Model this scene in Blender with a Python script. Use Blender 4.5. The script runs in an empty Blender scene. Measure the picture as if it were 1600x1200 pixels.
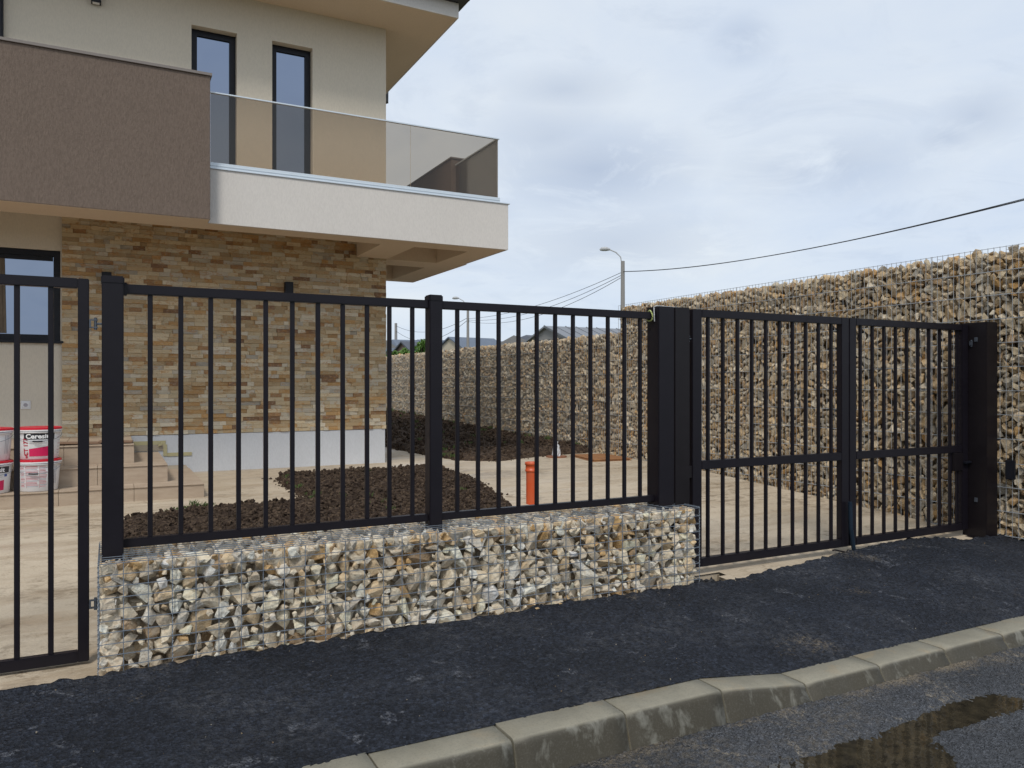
import bpy, bmesh, math, random
import numpy as np
from mathutils import Vector, Matrix, Euler

random.seed(7); RNG = np.random.default_rng(11)
S = bpy.context.scene
COL = S.collection
R = math.radians

# ---------------------------------------------------------------- camera, sky, sun, exposure
cam_d = bpy.data.cameras.new('camera'); cam = bpy.data.objects.new('camera', cam_d); COL.objects.link(cam)
cam.location = (0, 0, 1.285); cam.rotation_euler = (R(90), 0, R(-27.46))
cam_d.sensor_width = 36; cam_d.lens = 27.225; cam_d.clip_start = 0.05; cam_d.clip_end = 3000
S.camera = cam
S.view_settings.view_transform = 'Standard'; S.view_settings.look = 'None'
S.view_settings.exposure = 0.42; S.view_settings.gamma = 1.0
try: S.view_settings.use_curve_mapping = False
except Exception: pass
SUN_EL, SUN_AZ = 52, 215            # azimuth: compass angle the light comes from (front left of the house)
sd = bpy.data.lights.new('sun', 'SUN'); sd.energy = 1.6; sd.angle = R(13); sd.color = (1.0, 0.95, 0.87)
sun = bpy.data.objects.new('sun', sd); COL.objects.link(sun)
sun.rotation_euler = (R(90 - SUN_EL), 0, R(-35))
W = bpy.data.worlds.new('World'); S.world = W; W.use_nodes = True
SKY_GAIN = 10.0

# ---------------------------------------------------------------- node helper
class NT:
    def __init__(s, tree): s.t = tree; s.n = tree.nodes; s.l = tree.links
    def add(s, typ, ins=None, **props):
        n = s.n.new(typ)
        for k, v in props.items(): setattr(n, k, v)
        for k, v in (ins or {}).items(): s.set(n.inputs[k], v)
        return n
    def set(s, sock, v):
        if isinstance(v, bpy.types.NodeSocket): s.l.new(v, sock)
        elif isinstance(v, bpy.types.Node): s.l.new(v.outputs[0], sock)
        else:
            if sock.type == 'RGBA' and len(v) == 3: v = (*v, 1)
            sock.default_value = v
    def math(s, op, a, b=0.0, c=0.0, clamp=False):
        return s.add('ShaderNodeMath', {0: a, 1: b, 2: c}, operation=op, use_clamp=clamp).outputs[0]
    def vm(s, op, a, b=(0, 0, 0)):
        return s.add('ShaderNodeVectorMath', {0: a, 1: b}, operation=op)
    def mix(s, f, a, b, mode='MIX'):
        n = s.add('ShaderNodeMix', data_type='RGBA', blend_type=mode, clamp_factor=True)
        s.set(n.inputs[0], f); s.set(n.inputs[6], a); s.set(n.inputs[7], b); return n.outputs[2]
    def ramp(s, f, stops):
        n = s.add('ShaderNodeValToRGB', {0: f}); e = n.color_ramp.elements
        while len(e) < len(stops): e.new(0.5)
        for q, (p, c) in zip(e, stops):
            q.position = p; q.color = (c, c, c, 1) if not hasattr(c, '__len__') else (*c, 1)
        return n.outputs[0]
    def noise(s, vec, scale, detail=4, rough=0.55, dist=0.0):
        return s.add('ShaderNodeTexNoise', {'Vector': vec, 'Scale': scale, 'Detail': detail, 'Roughness': rough, 'Distortion': dist}).outputs[0]
    def voro(s, vec, scale, out=0, feature='F1'):
        return s.add('ShaderNodeTexVoronoi', {'Vector': vec, 'Scale': scale}, feature=feature).outputs[out]
    def bump(s, h, strength=0.5, dist=0.01, normal=None):
        ins = {'Height': h, 'Strength': strength, 'Distance': dist}
        if normal is not None: ins['Normal'] = normal
        return s.add('ShaderNodeBump', ins).outputs[0]

# world: nishita sky under a procedural broken overcast
w = NT(W.node_tree); w.n.clear()
tc = w.add('ShaderNodeTexCoord').outputs['Generated']
sep = w.add('ShaderNodeSeparateXYZ', {0: tc})
nish = w.add('ShaderNodeTexSky', sky_type='NISHITA', sun_disc=False, sun_elevation=R(SUN_EL), sun_rotation=R(SUN_AZ))
zz = w.math('ADD', w.math('MAXIMUM', sep.outputs[2], 0.0), 0.16)
cx = w.math('DIVIDE', sep.outputs[0], zz); cy = w.math('DIVIDE', sep.outputs[1], zz)
cv = w.add('ShaderNodeCombineXYZ', {0: cx, 1: cy, 2: 3.3}).outputs[0]
n1 = w.noise(cv, 0.55, 5, 0.5, 0.3); n2 = w.noise(cv, 1.5, 8, 0.62, 0.6)
cover = w.math('ADD', w.math('MULTIPLY', n1, 0.65), w.math('MULTIPLY', n2, 0.35))
cov = w.ramp(cover, [(0.30, 0.0), (0.66, 1.0)])
sky_a = w.mix(cov, (0.435, 0.52, 0.66), (0.625, 0.665, 0.70))
hz = w.ramp(w.math('MAXIMUM', sep.outputs[2], 0.0), [(0.0, 1.0), (0.16, 0.25), (0.4, 0.0)])
sky_b = w.mix(w.math('MULTIPLY', hz, 0.35), sky_a, (0.50, 0.57, 0.67))
def blob(px, py, rad, vr=None):
    k = (px - 800) / 1210; d = Vector((0.4612 + 0.8873 * k, 0.8873 - 0.4612 * k, (600 - py) / 1210)).normalized()
    df = w.vm('SUBTRACT', tc, tuple(d)).outputs[0]
    df = w.vm('MULTIPLY', df, (1, 1, (vr or 2.0))).outputs[0]
    ln = w.add('ShaderNodeVectorMath', {0: df}, operation='LENGTH').outputs['Value']
    return w.ramp(w.math('DIVIDE', ln, rad), [(0.0, 1.0), (1.0, 0.0)])
bl = blob(930, 265, 0.17, 2.4)
for a in [(860, 215, 0.12), (1160, 62, 0.05, 1.4), (1525, 180, 0.06, 1.5), (1290, 260, 0.16, 3.0), (690, 320, 0.14, 2.0), (960, 380, 0.2, 3.0), (1480, 215, 0.05), (880, 140, 0.1, 3)]:
    bl = w.math('MAXIMUM', bl, w.math('MULTIPLY', blob(*a), 0.7))
n3 = w.noise(cv, 2.6, 10, 0.68, 0.9)
dk = w.math('MULTIPLY', bl, w.ramp(n3, [(0.34, 0.0), (0.52, 1.0)]))
dk2 = w.math('MULTIPLY', w.ramp(n3, [(0.52, 0.0), (0.68, 1.0)]), 0.28)
sky_c = w.mix(w.math('MULTIPLY', w.math('MAXIMUM', dk, dk2), 0.62), sky_b, (0.27, 0.335, 0.46))
sc10 = w.vm('SCALE', sky_c); sc10.inputs['Scale'].default_value = SKY_GAIN
fin = w.mix(0.93, nish.outputs[0], sc10.outputs[0])
bg = w.add('ShaderNodeBackground', {'Color': fin, 'Strength': 0.1})
w.l.new(bg.outputs[0], w.add('ShaderNodeOutputWorld').inputs[0])

# ---------------------------------------------------------------- materials
MATS = {}
def principled(name, color, rough=0.6, metal=0.0, bump=None, spec=0.5, **kw):
    m = bpy.data.materials.new(name); m.use_nodes = True; t = NT(m.node_tree)
    p = m.node_tree.nodes['Principled BSDF']
    t.co = t.add('ShaderNodeTexCoord').outputs['Object']; t.wp = t.add('ShaderNodeNewGeometry').outputs['Position']
    t.p = p
    c = color(t) if callable(color) else color
    t.set(p.inputs['Base Color'], c)
    t.set(p.inputs['Roughness'], rough(t) if callable(rough) else rough)
    p.inputs['Metallic'].default_value = metal; p.inputs['Specular IOR Level'].default_value = spec
    if bump: t.set(p.inputs['Normal'], bump(t))
    for k, v in kw.items(): t.set(p.inputs[k.replace('_', ' ')], v)
    MATS[name] = m; return m

def stone_col(src, amt=0.5):
    def f(t):
        if src == 'attr': base = t.add('ShaderNodeAttribute', attribute_name='tint').outputs['Color']
        else: base = t.add('ShaderNodeObjectInfo').outputs['Color']
        n = t.noise(t.wp, 38, 6, 0.65); n2 = t.noise(t.wp, 11, 3, 0.5)
        a = t.mix(t.ramp(n, [(0.40, 0.0), (0.72, 1.0)]), base, (0.62, 0.46, 0.30), 'MULTIPLY')
        a = t.mix(amt, base, a)
        hi = t.mix(t.ramp(n2, [(0.52, 0.0), (0.7, 0.35)]), a, (0.70, 0.62, 0.50))
        cr = t.noise(t.wp, 70, 6, 0.8, 0.6)
        return t.mix(t.ramp(cr, [(0.27, 0.4), (0.38, 0.0)]), hi, (0.18, 0.13, 0.08))
    return f
def stone_bump(t):
    n = t.noise(t.wp, 55, 8, 0.75); v = t.voro(t.wp, 75, 0)
    return t.bump(v, 0.3, 0.008, t.bump(n, 0.75, 0.014))
for s_ in ('attr', 'obj'):
    principled('stone_' + s_, stone_col(s_, 0.55), 0.85, bump=stone_bump, spec=0.3)
def tile_col(src):
    def f(t):
        if src == 'attr': base = t.add('ShaderNodeAttribute', attribute_name='tint').outputs['Color']
        else: base = t.add('ShaderNodeObjectInfo').outputs['Color']
        v = t.vm('MULTIPLY', t.wp, (1, 1, 1.7)).outputs[0]
        n = t.noise(v, 13, 8, 0.72, 1.0); n2 = t.noise(v, 30, 6, 0.7)
        a = t.mix(t.ramp(n, [(0.52, 0.0), (0.64, 0.8)]), base, (0.44, 0.21, 0.06))
        return t.mix(t.ramp(n2, [(0.5, 0.0), (0.72, 0.4)]), a, (0.60, 0.54, 0.42))
    return f
for s_ in ('attr', 'obj'):
    principled('slate_' + s_, tile_col(s_), 0.75, bump=lambda t: t.bump(t.noise(t.vm('MULTIPLY', t.wp, (1, 1, 2)).outputs[0], 45, 6, 0.7), 0.8, 0.01), spec=0.35)
principled('slate_backing', (0.10, 0.07, 0.045), 0.9)

def plaster(name, c, streak=True, dark=0.06, bs=0.5, gs=0.16):
    def col(t):
        n = t.noise(t.wp, 1.3, 5, 0.6); g = t.noise(t.vm('MULTIPLY', t.wp, (1, 1, 0.3)).outputs[0], 85, 3, 0.55)
        a = t.mix(t.ramp(n, [(0.35, dark * 2.2), (0.7, 0.0)]), c, tuple(x * 0.75 for x in c))
        return t.mix(t.ramp(g, [(0.35, gs), (0.6, 0.0)]), a, tuple(x * 0.55 for x in c))
    def b(t):
        v = t.vm('MULTIPLY', t.wp, (1, 1, 0.28 if streak else 1)).outputs[0]
        return t.bump(t.noise(v, 120, 4, 0.65), bs, 0.0045)
    return principled(name, col, 0.92, bump=b, spec=0.2)
plaster('plaster_cream', (0.68, 0.62, 0.515), False, bs=0.15)
plaster('plaster_white', (0.66, 0.625, 0.585), bs=0.7)
plaster('plaster_brown', (0.180, 0.138, 0.112), bs=1.6, gs=0.4)
plaster('soffit_paint', (0.66, 0.54, 0.41), False, bs=0.06)
plaster('plinth_primer', (0.62, 0.64, 0.67), False, dark=0.12, bs=0.15)

def coat(name, c, rough=0.35):
    return principled(name, lambda t: t.mix(t.ramp(t.noise(t.wp, 6, 6, 0.7), [(0.45, 0.0), (0.8, 0.35)]), c, tuple(x * 1.6 + 0.003 for x in c)),
                      lambda t: t.math('ADD', t.math('MULTIPLY', t.noise(t.wp, 18, 4, 0.6), 0.25), rough - 0.1),
                      bump=lambda t: t.bump(t.noise(t.wp, 260, 2, 0.5), 0.06, 0.002), spec=0.28)
coat('steel_black', (0.0070, 0.0055, 0.0090), 0.40)
coat('steel_brownblack', (0.0085, 0.0065, 0.008), 0.36)
coat('frame_anthracite', (0.008, 0.009, 0.014), 0.4)
coat('bolt_blue', (0.008, 0.017, 0.030), 0.35)
principled('zinc', lambda t: t.mix(t.noise(t.wp, 60, 4, 0.6), (0.12, 0.145, 0.18), (0.27, 0.31, 0.36)), 0.45, 0.3)
principled('zinc_dark', lambda t: t.mix(t.noise(t.wp, 60, 4, 0.6), (0.30, 0.32, 0.335), (0.46, 0.48, 0.50)), 0.5, 0.3)
principled('aluminium', (0.62, 0.68, 0.73), 0.42, 0.35)
principled('hinge_steel', (0.10, 0.115, 0.14), 0.35, 0.5)
principled('cap_metal', (0.19, 0.165, 0.15), 0.5)
principled('roof_metal', (0.022, 0.022, 0.026), 0.45)
principled('plastic_white', (0.74, 0.74, 0.75), 0.4)
principled('plastic_red', (0.55, 0.012, 0.03), 0.35)
principled('print_black', (0.012, 0.013, 0.02), 0.4)
principled('print_white', (0.8, 0.8, 0.8), 0.4)
principled('print_magenta', (0.58, 0.01, 0.09), 0.4)
principled('print_red', (0.42, 0.02, 0.04), 0.4)
principled('print_pink', (0.55, 0.22, 0.26), 0.45)
principled('print_grey', (0.35, 0.33, 0.36), 0.45)
principled('print_blue', (0.03, 0.09, 0.35), 0.4)
principled('pipe_orange', lambda t: t.mix(t.ramp(t.noise(t.wp, 14, 5, 0.6), [(0.45, 0), (0.75, .5)]), (0.55, 0.085, 0.022), (0.42, 0.13, 0.06)), 0.42)
principled('clay_brown', (0.24, 0.10, 0.05), 0.7)
principled('yellow_foam', lambda t: t.mix(t.noise(t.wp, 30, 4), (0.50, 0.45, 0.24), (0.42, 0.38, 0.24)), 0.9)
principled('cardboard', (0.20, 0.12, 0.075), 0.85)
principled('cable_black', (0.02, 0.02, 0.022), 0.6)
principled('tie_green', (0.40, 0.45, 0.16), 0.5)
principled('bag_plastic', (0.62, 0.64, 0.67), 0.25, bump=lambda t: t.bump(t.noise(t.wp, 35, 4, 0.7), 0.9, 0.02))
principled('rust_board', lambda t: t.mix(t.ramp(t.noise(t.vm('MULTIPLY', t.wp, (1, 5, 1)).outputs[0], 7, 6, 0.65), [(0.35, 0), (0.65, 1)]), (0.36, 0.17, 0.06), (0.20, 0.085, 0.035)), 0.8)
principled('tree_bark', (0.10, 0.075, 0.055), 0.9)
principled('leaf', lambda t: t.mix(t.noise(t.wp, 3.0, 4), (0.05, 0.12, 0.02), (0.16, 0.30, 0.05)), 0.6)
principled('weed', lambda t: t.mix(t.noise(t.wp, 20, 3), (0.045, 0.085, 0.02), (0.12, 0.17, 0.05)), 0.6)
principled('pole_concrete', (0.26, 0.25, 0.24), 0.9)
principled('lamp_grey', (0.42, 0.43, 0.44), 0.5)
principled('curtain', lambda t: t.mix(t.noise(t.vm('MULTIPLY', t.wp, (6, 1, 1)).outputs[0], 5, 4, 0.7), (0.09, 0.07, 0.05), (0.24, 0.20, 0.15)), 0.9)

# concrete yard: sandy, stained, damp streaks
def yard_col(t):
    a = t.mix(t.ramp(t.noise(t.wp, 1.1, 6, 0.6), [(0.3, 0), (0.7, 1)]), (0.43, 0.355, 0.26), (0.54, 0.455, 0.345))
    st = t.noise(t.vm('MULTIPLY', t.wp, (0.5, 2.6, 1)).outputs[0], 1.7, 7, 0.65, 0.6)
    a = t.mix(t.ramp(st, [(0.50, 0), (0.66, 0.6)]), a, (0.31, 0.225, 0.14))
    sp = t.noise(t.wp, 9, 8, 0.75)
    a = t.mix(t.ramp(sp, [(0.56, 0), (0.66, 0.7)]), a, (0.22, 0.165, 0.11))
    mud = t.math('MULTIPLY', t.ramp(t.noise(t.wp, 0.9, 3, 0.5), [(0.48, 0), (0.6, 1)]), t.ramp(t.noise(t.vm('MULTIPLY', t.wp, (1, 2.0, 1)).outputs[0], 7, 7, 0.75, 0.4), [(0.50, 0), (0.58, 1)]))
    a = t.mix(t.math('MULTIPLY', mud, 0.75), a, (0.20, 0.15, 0.10))
    a = t.mix(t.ramp(t.noise(t.wp, 0.8, 4, 0.5, 0.8), [(0.55, 0), (0.7, 0.55)]), a, (0.58, 0.51, 0.41))
    return t.mix(t.ramp(t.noise(t.wp, 90, 3, 0.7), [(0.35, 0.3), (0.55, 0)]), a, (0.3, 0.24, 0.17))
def yard_rough(t):
    st = t.noise(t.vm('MULTIPLY', t.wp, (0.45, 2.2, 1)).outputs[0], 1.5, 6, 0.6, 0.5)
    return t.ramp(st, [(0.44, 0.85), (0.60, 0.34)])
principled('yard_concrete', yard_col, yard_rough, bump=lambda t: t.bump(t.noise(t.wp, 60, 6, 0.7), 0.35, 0.006, t.bump(t.noise(t.wp, 5, 5, 0.6), 0.35, 0.02)), spec=0.4)
def kerb_col(t):
    a = t.mix(t.ramp(t.noise(t.wp, 4, 6, 0.6), [(0.3, 0), (0.7, 1)]), (0.20, 0.185, 0.14), (0.30, 0.275, 0.21))
    a = t.mix(t.ramp(t.noise(t.wp, 7, 5, 0.6, 0.5), [(0.56, 0), (0.72, 0.6)]), a, (0.30, 0.23, 0.14))
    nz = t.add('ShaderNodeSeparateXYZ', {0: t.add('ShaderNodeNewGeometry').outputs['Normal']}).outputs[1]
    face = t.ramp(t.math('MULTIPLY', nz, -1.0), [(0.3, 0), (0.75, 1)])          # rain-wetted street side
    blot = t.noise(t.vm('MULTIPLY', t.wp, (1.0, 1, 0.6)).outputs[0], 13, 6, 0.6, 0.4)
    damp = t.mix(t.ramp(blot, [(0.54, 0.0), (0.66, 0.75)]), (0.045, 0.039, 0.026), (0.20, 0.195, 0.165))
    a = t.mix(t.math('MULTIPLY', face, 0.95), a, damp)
    return t.mix(t.ramp(t.noise(t.wp, 120, 4, 0.7), [(0.3, 0.5), (0.5, 0)]), a, (0.12, 0.11, 0.09))
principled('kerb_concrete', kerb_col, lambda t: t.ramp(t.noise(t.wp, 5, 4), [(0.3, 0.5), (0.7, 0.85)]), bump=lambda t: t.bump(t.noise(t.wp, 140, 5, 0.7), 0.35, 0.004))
def asphalt(name, c0, c1, dust, rr, big=110, sp_=0.3, pit=0.8):
    def col(t):
        v = t.add('ShaderNodeSeparateXYZ', {0: t.voro(t.wp, big, 1)}).outputs[0]; g = t.noise(t.wp, big * 0.8, 5, 0.75)
        a = t.mix(t.ramp(t.math('ADD', t.math('MULTIPLY', g, 0.7), t.math('MULTIPLY', v, 0.3)), [(0.36, 0), (0.66, 1)]), c0, c1)
        a = t.mix(t.math('MULTIPLY', t.ramp(v, [(0.86, 0), (1.0, 1)]), 0.4), a, tuple(x * 2.0 for x in c1))
        big_ = t.noise(t.wp, 1.3, 6, 0.6)
        a = t.mix(t.ramp(big_, [(0.35, 0.45), (0.6, 0.0)]), a, tuple(x * 0.5 for x in c0))
        d1 = t.math('MULTIPLY', t.ramp(t.noise(t.wp, 1.7, 6, 0.6), [(0.46, 0), (0.68, 1)]), t.ramp(t.noise(t.wp, 24, 6, 0.75), [(0.44, 0), (0.62, 1)]))
        a = t.mix(t.math('MULTIPLY', d1, 0.6), a, dust)
        sp = t.math('MULTIPLY', t.ramp(t.noise(t.wp, 5, 4, 0.6, 1.0), [(0.60, 0), (0.66, 1)]), t.ramp(t.noise(t.wp, 60, 4, 0.75), [(0.47, 0), (0.58, 1)]))
        a = t.mix(t.math('MULTIPLY', sp, 0.45), a, tuple(min(1, x * 2.4) for x in dust))
        pt = t.math('MULTIPLY', t.ramp(t.noise(t.wp, 3.0, 4, 0.6), [(0.48, 0), (0.62, 1)]), t.ramp(t.noise(t.vm('MULTIPLY', t.wp, (1, 1.6, 1)).outputs[0], 26, 4, 0.7), [(0.54, 0), (0.60, 1)]))
        a = t.mix(t.math('MULTIPLY', pt, pit), a, tuple(x * 0.3 for x in c0))
        yy = t.add('ShaderNodeSeparateXYZ', {0: t.wp}).outputs[1]                     # sand carried out of the yard and along the kerb foot
        e = t.math('MAXIMUM', t.ramp(t.math('SUBTRACT', yy, 3.0), [(0.60, 0), (0.98, 0.11)]), t.ramp(t.math('MULTIPLY', t.math('ABSOLUTE', t.math('SUBTRACT', yy, 2.56)), 4.0), [(0.0, 0.11), (0.6, 0.0)]))
        m_ = t.ramp(t.math('ADD', t.math('ADD', t.math('MULTIPLY', t.noise(t.wp, 2.2, 3, 0.5), 0.6), t.math('MULTIPLY', t.noise(t.wp, 55, 5, 0.75), 0.4)), e), [(0.63, 0), (0.76, 0.75)])
        return t.mix(m_, a, (0.30, 0.24, 0.16))
    def b(t):
        v = t.voro(t.wp, big, 0)
        return t.bump(t.noise(t.wp, 170, 3, 0.7), 0.8, 0.007, t.bump(v, 1.0, 0.012, t.bump(t.noise(t.wp, 26, 4, 0.7), 0.8, 0.012)))
    return principled(name, col, rr, bump=b, spec=sp_)
asphalt('asphalt_new', (0.0050, 0.0068, 0.012), (0.026, 0.032, 0.047), (0.085, 0.088, 0.098), lambda t: t.ramp(t.noise(t.wp, 2.2, 5), [(0.3, 0.55), (0.7, 0.8)]), 75)
asphalt('asphalt_road', (0.034, 0.036, 0.040), (0.108, 0.115, 0.130), (0.20, 0.165, 0.115), lambda t: t.ramp(t.noise(t.wp, 1.6, 5), [(0.35, 0.42), (0.7, 0.68)]), 130, 0.4, 0.0)
principled('asphalt_clump', (0.011, 0.012, 0.016), 0.6, bump=lambda t: t.bump(t.noise(t.wp, 90, 4), 0.6, 0.01))
principled('soil', lambda t: t.mix(t.ramp(t.noise(t.wp, 22, 7, 0.75), [(0.46, 0), (0.64, 0.95)]), t.mix(t.noise(t.wp, 3, 4), (0.024, 0.016, 0.012), (0.058, 0.038, 0.027)), (0.15, 0.105, 0.07)), 0.95,
           bump=lambda t: t.bump(t.noise(t.wp, 75, 6, 0.75), 1.0, 0.02), spec=0.2)
principled('terrain', lambda t: t.mix(t.noise(t.wp, 0.5, 6), (0.06, 0.085, 0.03), (0.16, 0.13, 0.08)), 0.95)
principled('step_tile', lambda t: t.mix(t.ramp(t.noise(t.vm('MULTIPLY', t.wp, (1, 1, 4)).outputs[0], 5, 5, 0.6), [(0.35, 0), (0.7, 1)]), (0.36, 0.275, 0.20), (0.44, 0.35, 0.26)), 0.6,
           bump=lambda t: t.bump(t.noise(t.wp, 80, 3), 0.1, 0.003))
principled('mortar', (0.36, 0.31, 0.24), 0.95)
principled('puddle_water', lambda t: t.mix(t.ramp(t.noise(t.wp, 16, 6, 0.7), [(0.35, 0), (0.7, 1)]), (0.016, 0.014, 0.010), (0.052, 0.042, 0.026)), 0.03, bump=lambda t: t.bump(t.noise(t.wp, 16, 3, 0.5), 0.12, 0.004), spec=0.5)
MATS['puddle_water'].node_tree.nodes['Principled BSDF'].inputs['IOR'].default_value = 1.5
principled('window_pane', (0.26, 0.30, 0.38), 0.03, 1.0)
# tinted glass of the balcony
m = bpy.data.materials.new('bronze_glass'); m.use_nodes = True; t = NT(m.node_tree); t.n.clear()
tr = t.add('ShaderNodeBsdfTransparent', {'Color': (0.715, 0.67, 0.61, 1)}); gl = t.add('ShaderNodeBsdfGlossy', {'Color': (1, 1, 1, 1), 'Roughness': 0.02})
mx = t.add('ShaderNodeMixShader', {0: t.math('MULTIPLY', t.add('ShaderNodeFresnel', {'IOR': 1.45}).outputs[0], 0.8), 1: tr.outputs[0], 2: gl.outputs[0]})
t.l.new(mx.outputs[0], t.add('ShaderNodeOutputMaterial').inputs[0]); MATS['bronze_glass'] = m
def flat(name, c, r=0.7): return principled(name, lambda t: t.mix(t.noise(t.wp, 0.8, 4), c, tuple(x * 0.8 for x in c)), r)
flat('far_roof_grey', (0.22, 0.235, 0.26)); flat('far_roof_dark', (0.085, 0.095, 0.12)); flat('far_roof_blue', (0.13, 0.16, 0.21))
flat('far_wall_grey', (0.24, 0.235, 0.23)); flat('far_wall_orange', (0.55, 0.28, 0.13)); flat('far_wall_cream', (0.55, 0.48, 0.36)); flat('far_wall_brown', (0.16, 0.11, 0.09))

# ---------------------------------------------------------------- object helpers
def tag(o, label=None, cat=None, group=None, kind=None):
    if label: o['label'] = label
    if cat: o['category'] = cat
    if group: o['group'] = group
    if kind: o['kind'] = kind
    return o
def empty(name, loc, label, cat, group=None, rz=0.0):
    o = bpy.data.objects.new(name, None); COL.objects.link(o); o.location = loc; o.rotation_euler = (0, 0, rz)
    o.empty_display_size = 0.1
    return tag(o, label, cat, group)
def link(name, me, mat=None, parent=None, loc=None):
    o = bpy.data.objects.new(name, me); COL.objects.link(o)
    if mat is not None and not me.materials: me.materials.append(MATS[mat])
    if parent is not None: o.parent = parent
    if loc is not None: o.location = loc
    return o
class MB:
    def __init__(s): s.v = []; s.f = []; s.mi = []
    def poly(s, pts, mi=0):
        b = len(s.v); s.v += [tuple(p) for p in pts]; s.f.append(tuple(range(b, b + len(pts)))); s.mi.append(mi); return s
    def box(s, x0, x1, y0, y1, z0, z1, mi=0):
        b = len(s.v)
        s.v += [(x0, y0, z0), (x1, y0, z0), (x1, y1, z0), (x0, y1, z0), (x0, y0, z1), (x1, y0, z1), (x1, y1, z1), (x0, y1, z1)]
        s.f += [tuple(b + i for i in q) for q in ((0, 3, 2, 1), (4, 5, 6, 7), (0, 1, 5, 4), (1, 2, 6, 5), (2, 3, 7, 6), (3, 0, 4, 7))]; s.mi += [mi] * 6; return s
    def tube(s, pts, r, n=6, cap=True, mi=0):
        rings = []; P = [Vector(p) for p in pts]; rr = r if hasattr(r, '__len__') else [r] * len(P)
        for i, p in enumerate(P):
            d = (P[min(i + 1, len(P) - 1)] - P[max(i - 1, 0)]).normalized()
            a = Vector((0, 0, 1)) if abs(d.z) < 0.9 else Vector((1, 0, 0))
            u = d.cross(a).normalized(); v = u.cross(d); b = len(s.v)
            s.v += [tuple(p + rr[i] * (math.cos(2 * math.pi * (k + .5) / n) * u + math.sin(2 * math.pi * (k + .5) / n) * v)) for k in range(n)]; rings.append(b)
        for a, b in zip(rings, rings[1:]):
            for k in range(n): s.f.append((a + k, a + (k + 1) % n, b + (k + 1) % n, b + k)); s.mi.append(mi)
        if cap:
            s.f.append(tuple(rings[0] + k for k in range(n))[::-1]); s.f.append(tuple(rings[-1] + k for k in range(n))); s.mi += [mi, mi]
        return s
    def lathe(s, prof, n=32, c=(0, 0, 0), mi=0):
        b0 = len(s.v)
        for r, z in prof:
            s.v += [(c[0] + r * math.cos(2 * math.pi * k / n), c[1] + r * math.sin(2 * math.pi * k / n), c[2] + z) for k in range(n)]
        for i in range(len(prof) - 1):
            for k in range(n):
                a = b0 + i * n; b = a + n; s.f.append((a + k, a + (k + 1) % n, b + (k + 1) % n, b + k)); s.mi.append(mi)
        return s
    def build(s, name, mat, parent=None, loc=None, bevel=0.0, smooth=False, seg=2):
        me = bpy.data.meshes.new(name); me.from_pydata(s.v, [], s.f)
        mats = mat if isinstance(mat, (list, tuple)) else [mat]
        for q in mats: me.materials.append(MATS[q])
        if len(mats) > 1: me.polygons.foreach_set('material_index', s.mi)
        bm = bmesh.new(); bm.from_mesh(me)
        if bevel:
            bmesh.ops.remove_doubles(bm, verts=bm.verts, dist=1e-5)
            bmesh.ops.bevel(bm, geom=[e for e in bm.edges if len(e.link_faces) == 2 and e.calc_face_angle(0) > 0.6], offset=bevel, segments=seg, affect='EDGES', clamp_overlap=True)
        bmesh.ops.recalc_face_normals(bm, faces=bm.faces) if bevel or smooth else None
        bm.to_mesh(me); bm.free()
        if smooth: me.polygons.foreach_set('use_smooth', [True] * len(me.polygons))
        me.update(); return link(name, me, None, parent, loc)
def boxo(name, mat, b, parent=None, bevel=0.0, kind=None, label=None):
    """one box as one object whose origin is its own centre base"""
    x0, x1, y0, y1, z0, z1 = b; cx, cy = (x0 + x1) / 2, (y0 + y1) / 2
    o = MB().box(x0 - cx, x1 - cx, y0 - cy, y1 - cy, 0, z1 - z0).build(name, mat, parent, bevel=bevel)
    off = parent.location if parent is not None else Vector((0, 0, 0))
    if parent is not None and parent.parent is not None: off = off + parent.parent.location
    o.location = Vector((cx, cy, z0)) - off
    if kind: o['kind'] = kind
    if label: o['label'] = label
    return o
def rel(mb, parent):
    """shift a builder that was filled in world coordinates into the frame of its parent"""
    off = Vector((0, 0, 0)); p = parent
    while p is not None: off += p.location; p = p.parent
    mb.v = [(x - off.x, y - off.y, z - off.z) for x, y, z in mb.v]; return mb
def mesh_np(name, V, F, tint=None, mat=None, smooth=False):
    """V (n,3), F (m,k) uniform polygons"""
    me = bpy.data.meshes.new(name); n, (m_, k) = len(V), F.shape
    me.vertices.add(n); me.vertices.foreach_set('co', np.ascontiguousarray(V, dtype=np.float32).ravel())
    me.loops.add(m_ * k); me.loops.foreach_set('vertex_index', np.ascontiguousarray(F, dtype=np.int32).ravel())
    me.polygons.add(m_); me.polygons.foreach_set('loop_start', np.arange(0, m_ * k, k, dtype=np.int32))
    me.polygons.foreach_set('use_smooth', np.full(m_, smooth))
    if tint is not None:
        a = me.attributes.new('tint', 'FLOAT_COLOR', 'POINT')
        a.data.foreach_set('color', np.ascontiguousarray(np.c_[tint, np.ones(n)], dtype=np.float32).ravel())
    if mat: me.materials.append(MATS[mat])
    me.update(calc_edges=True); return me

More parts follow.
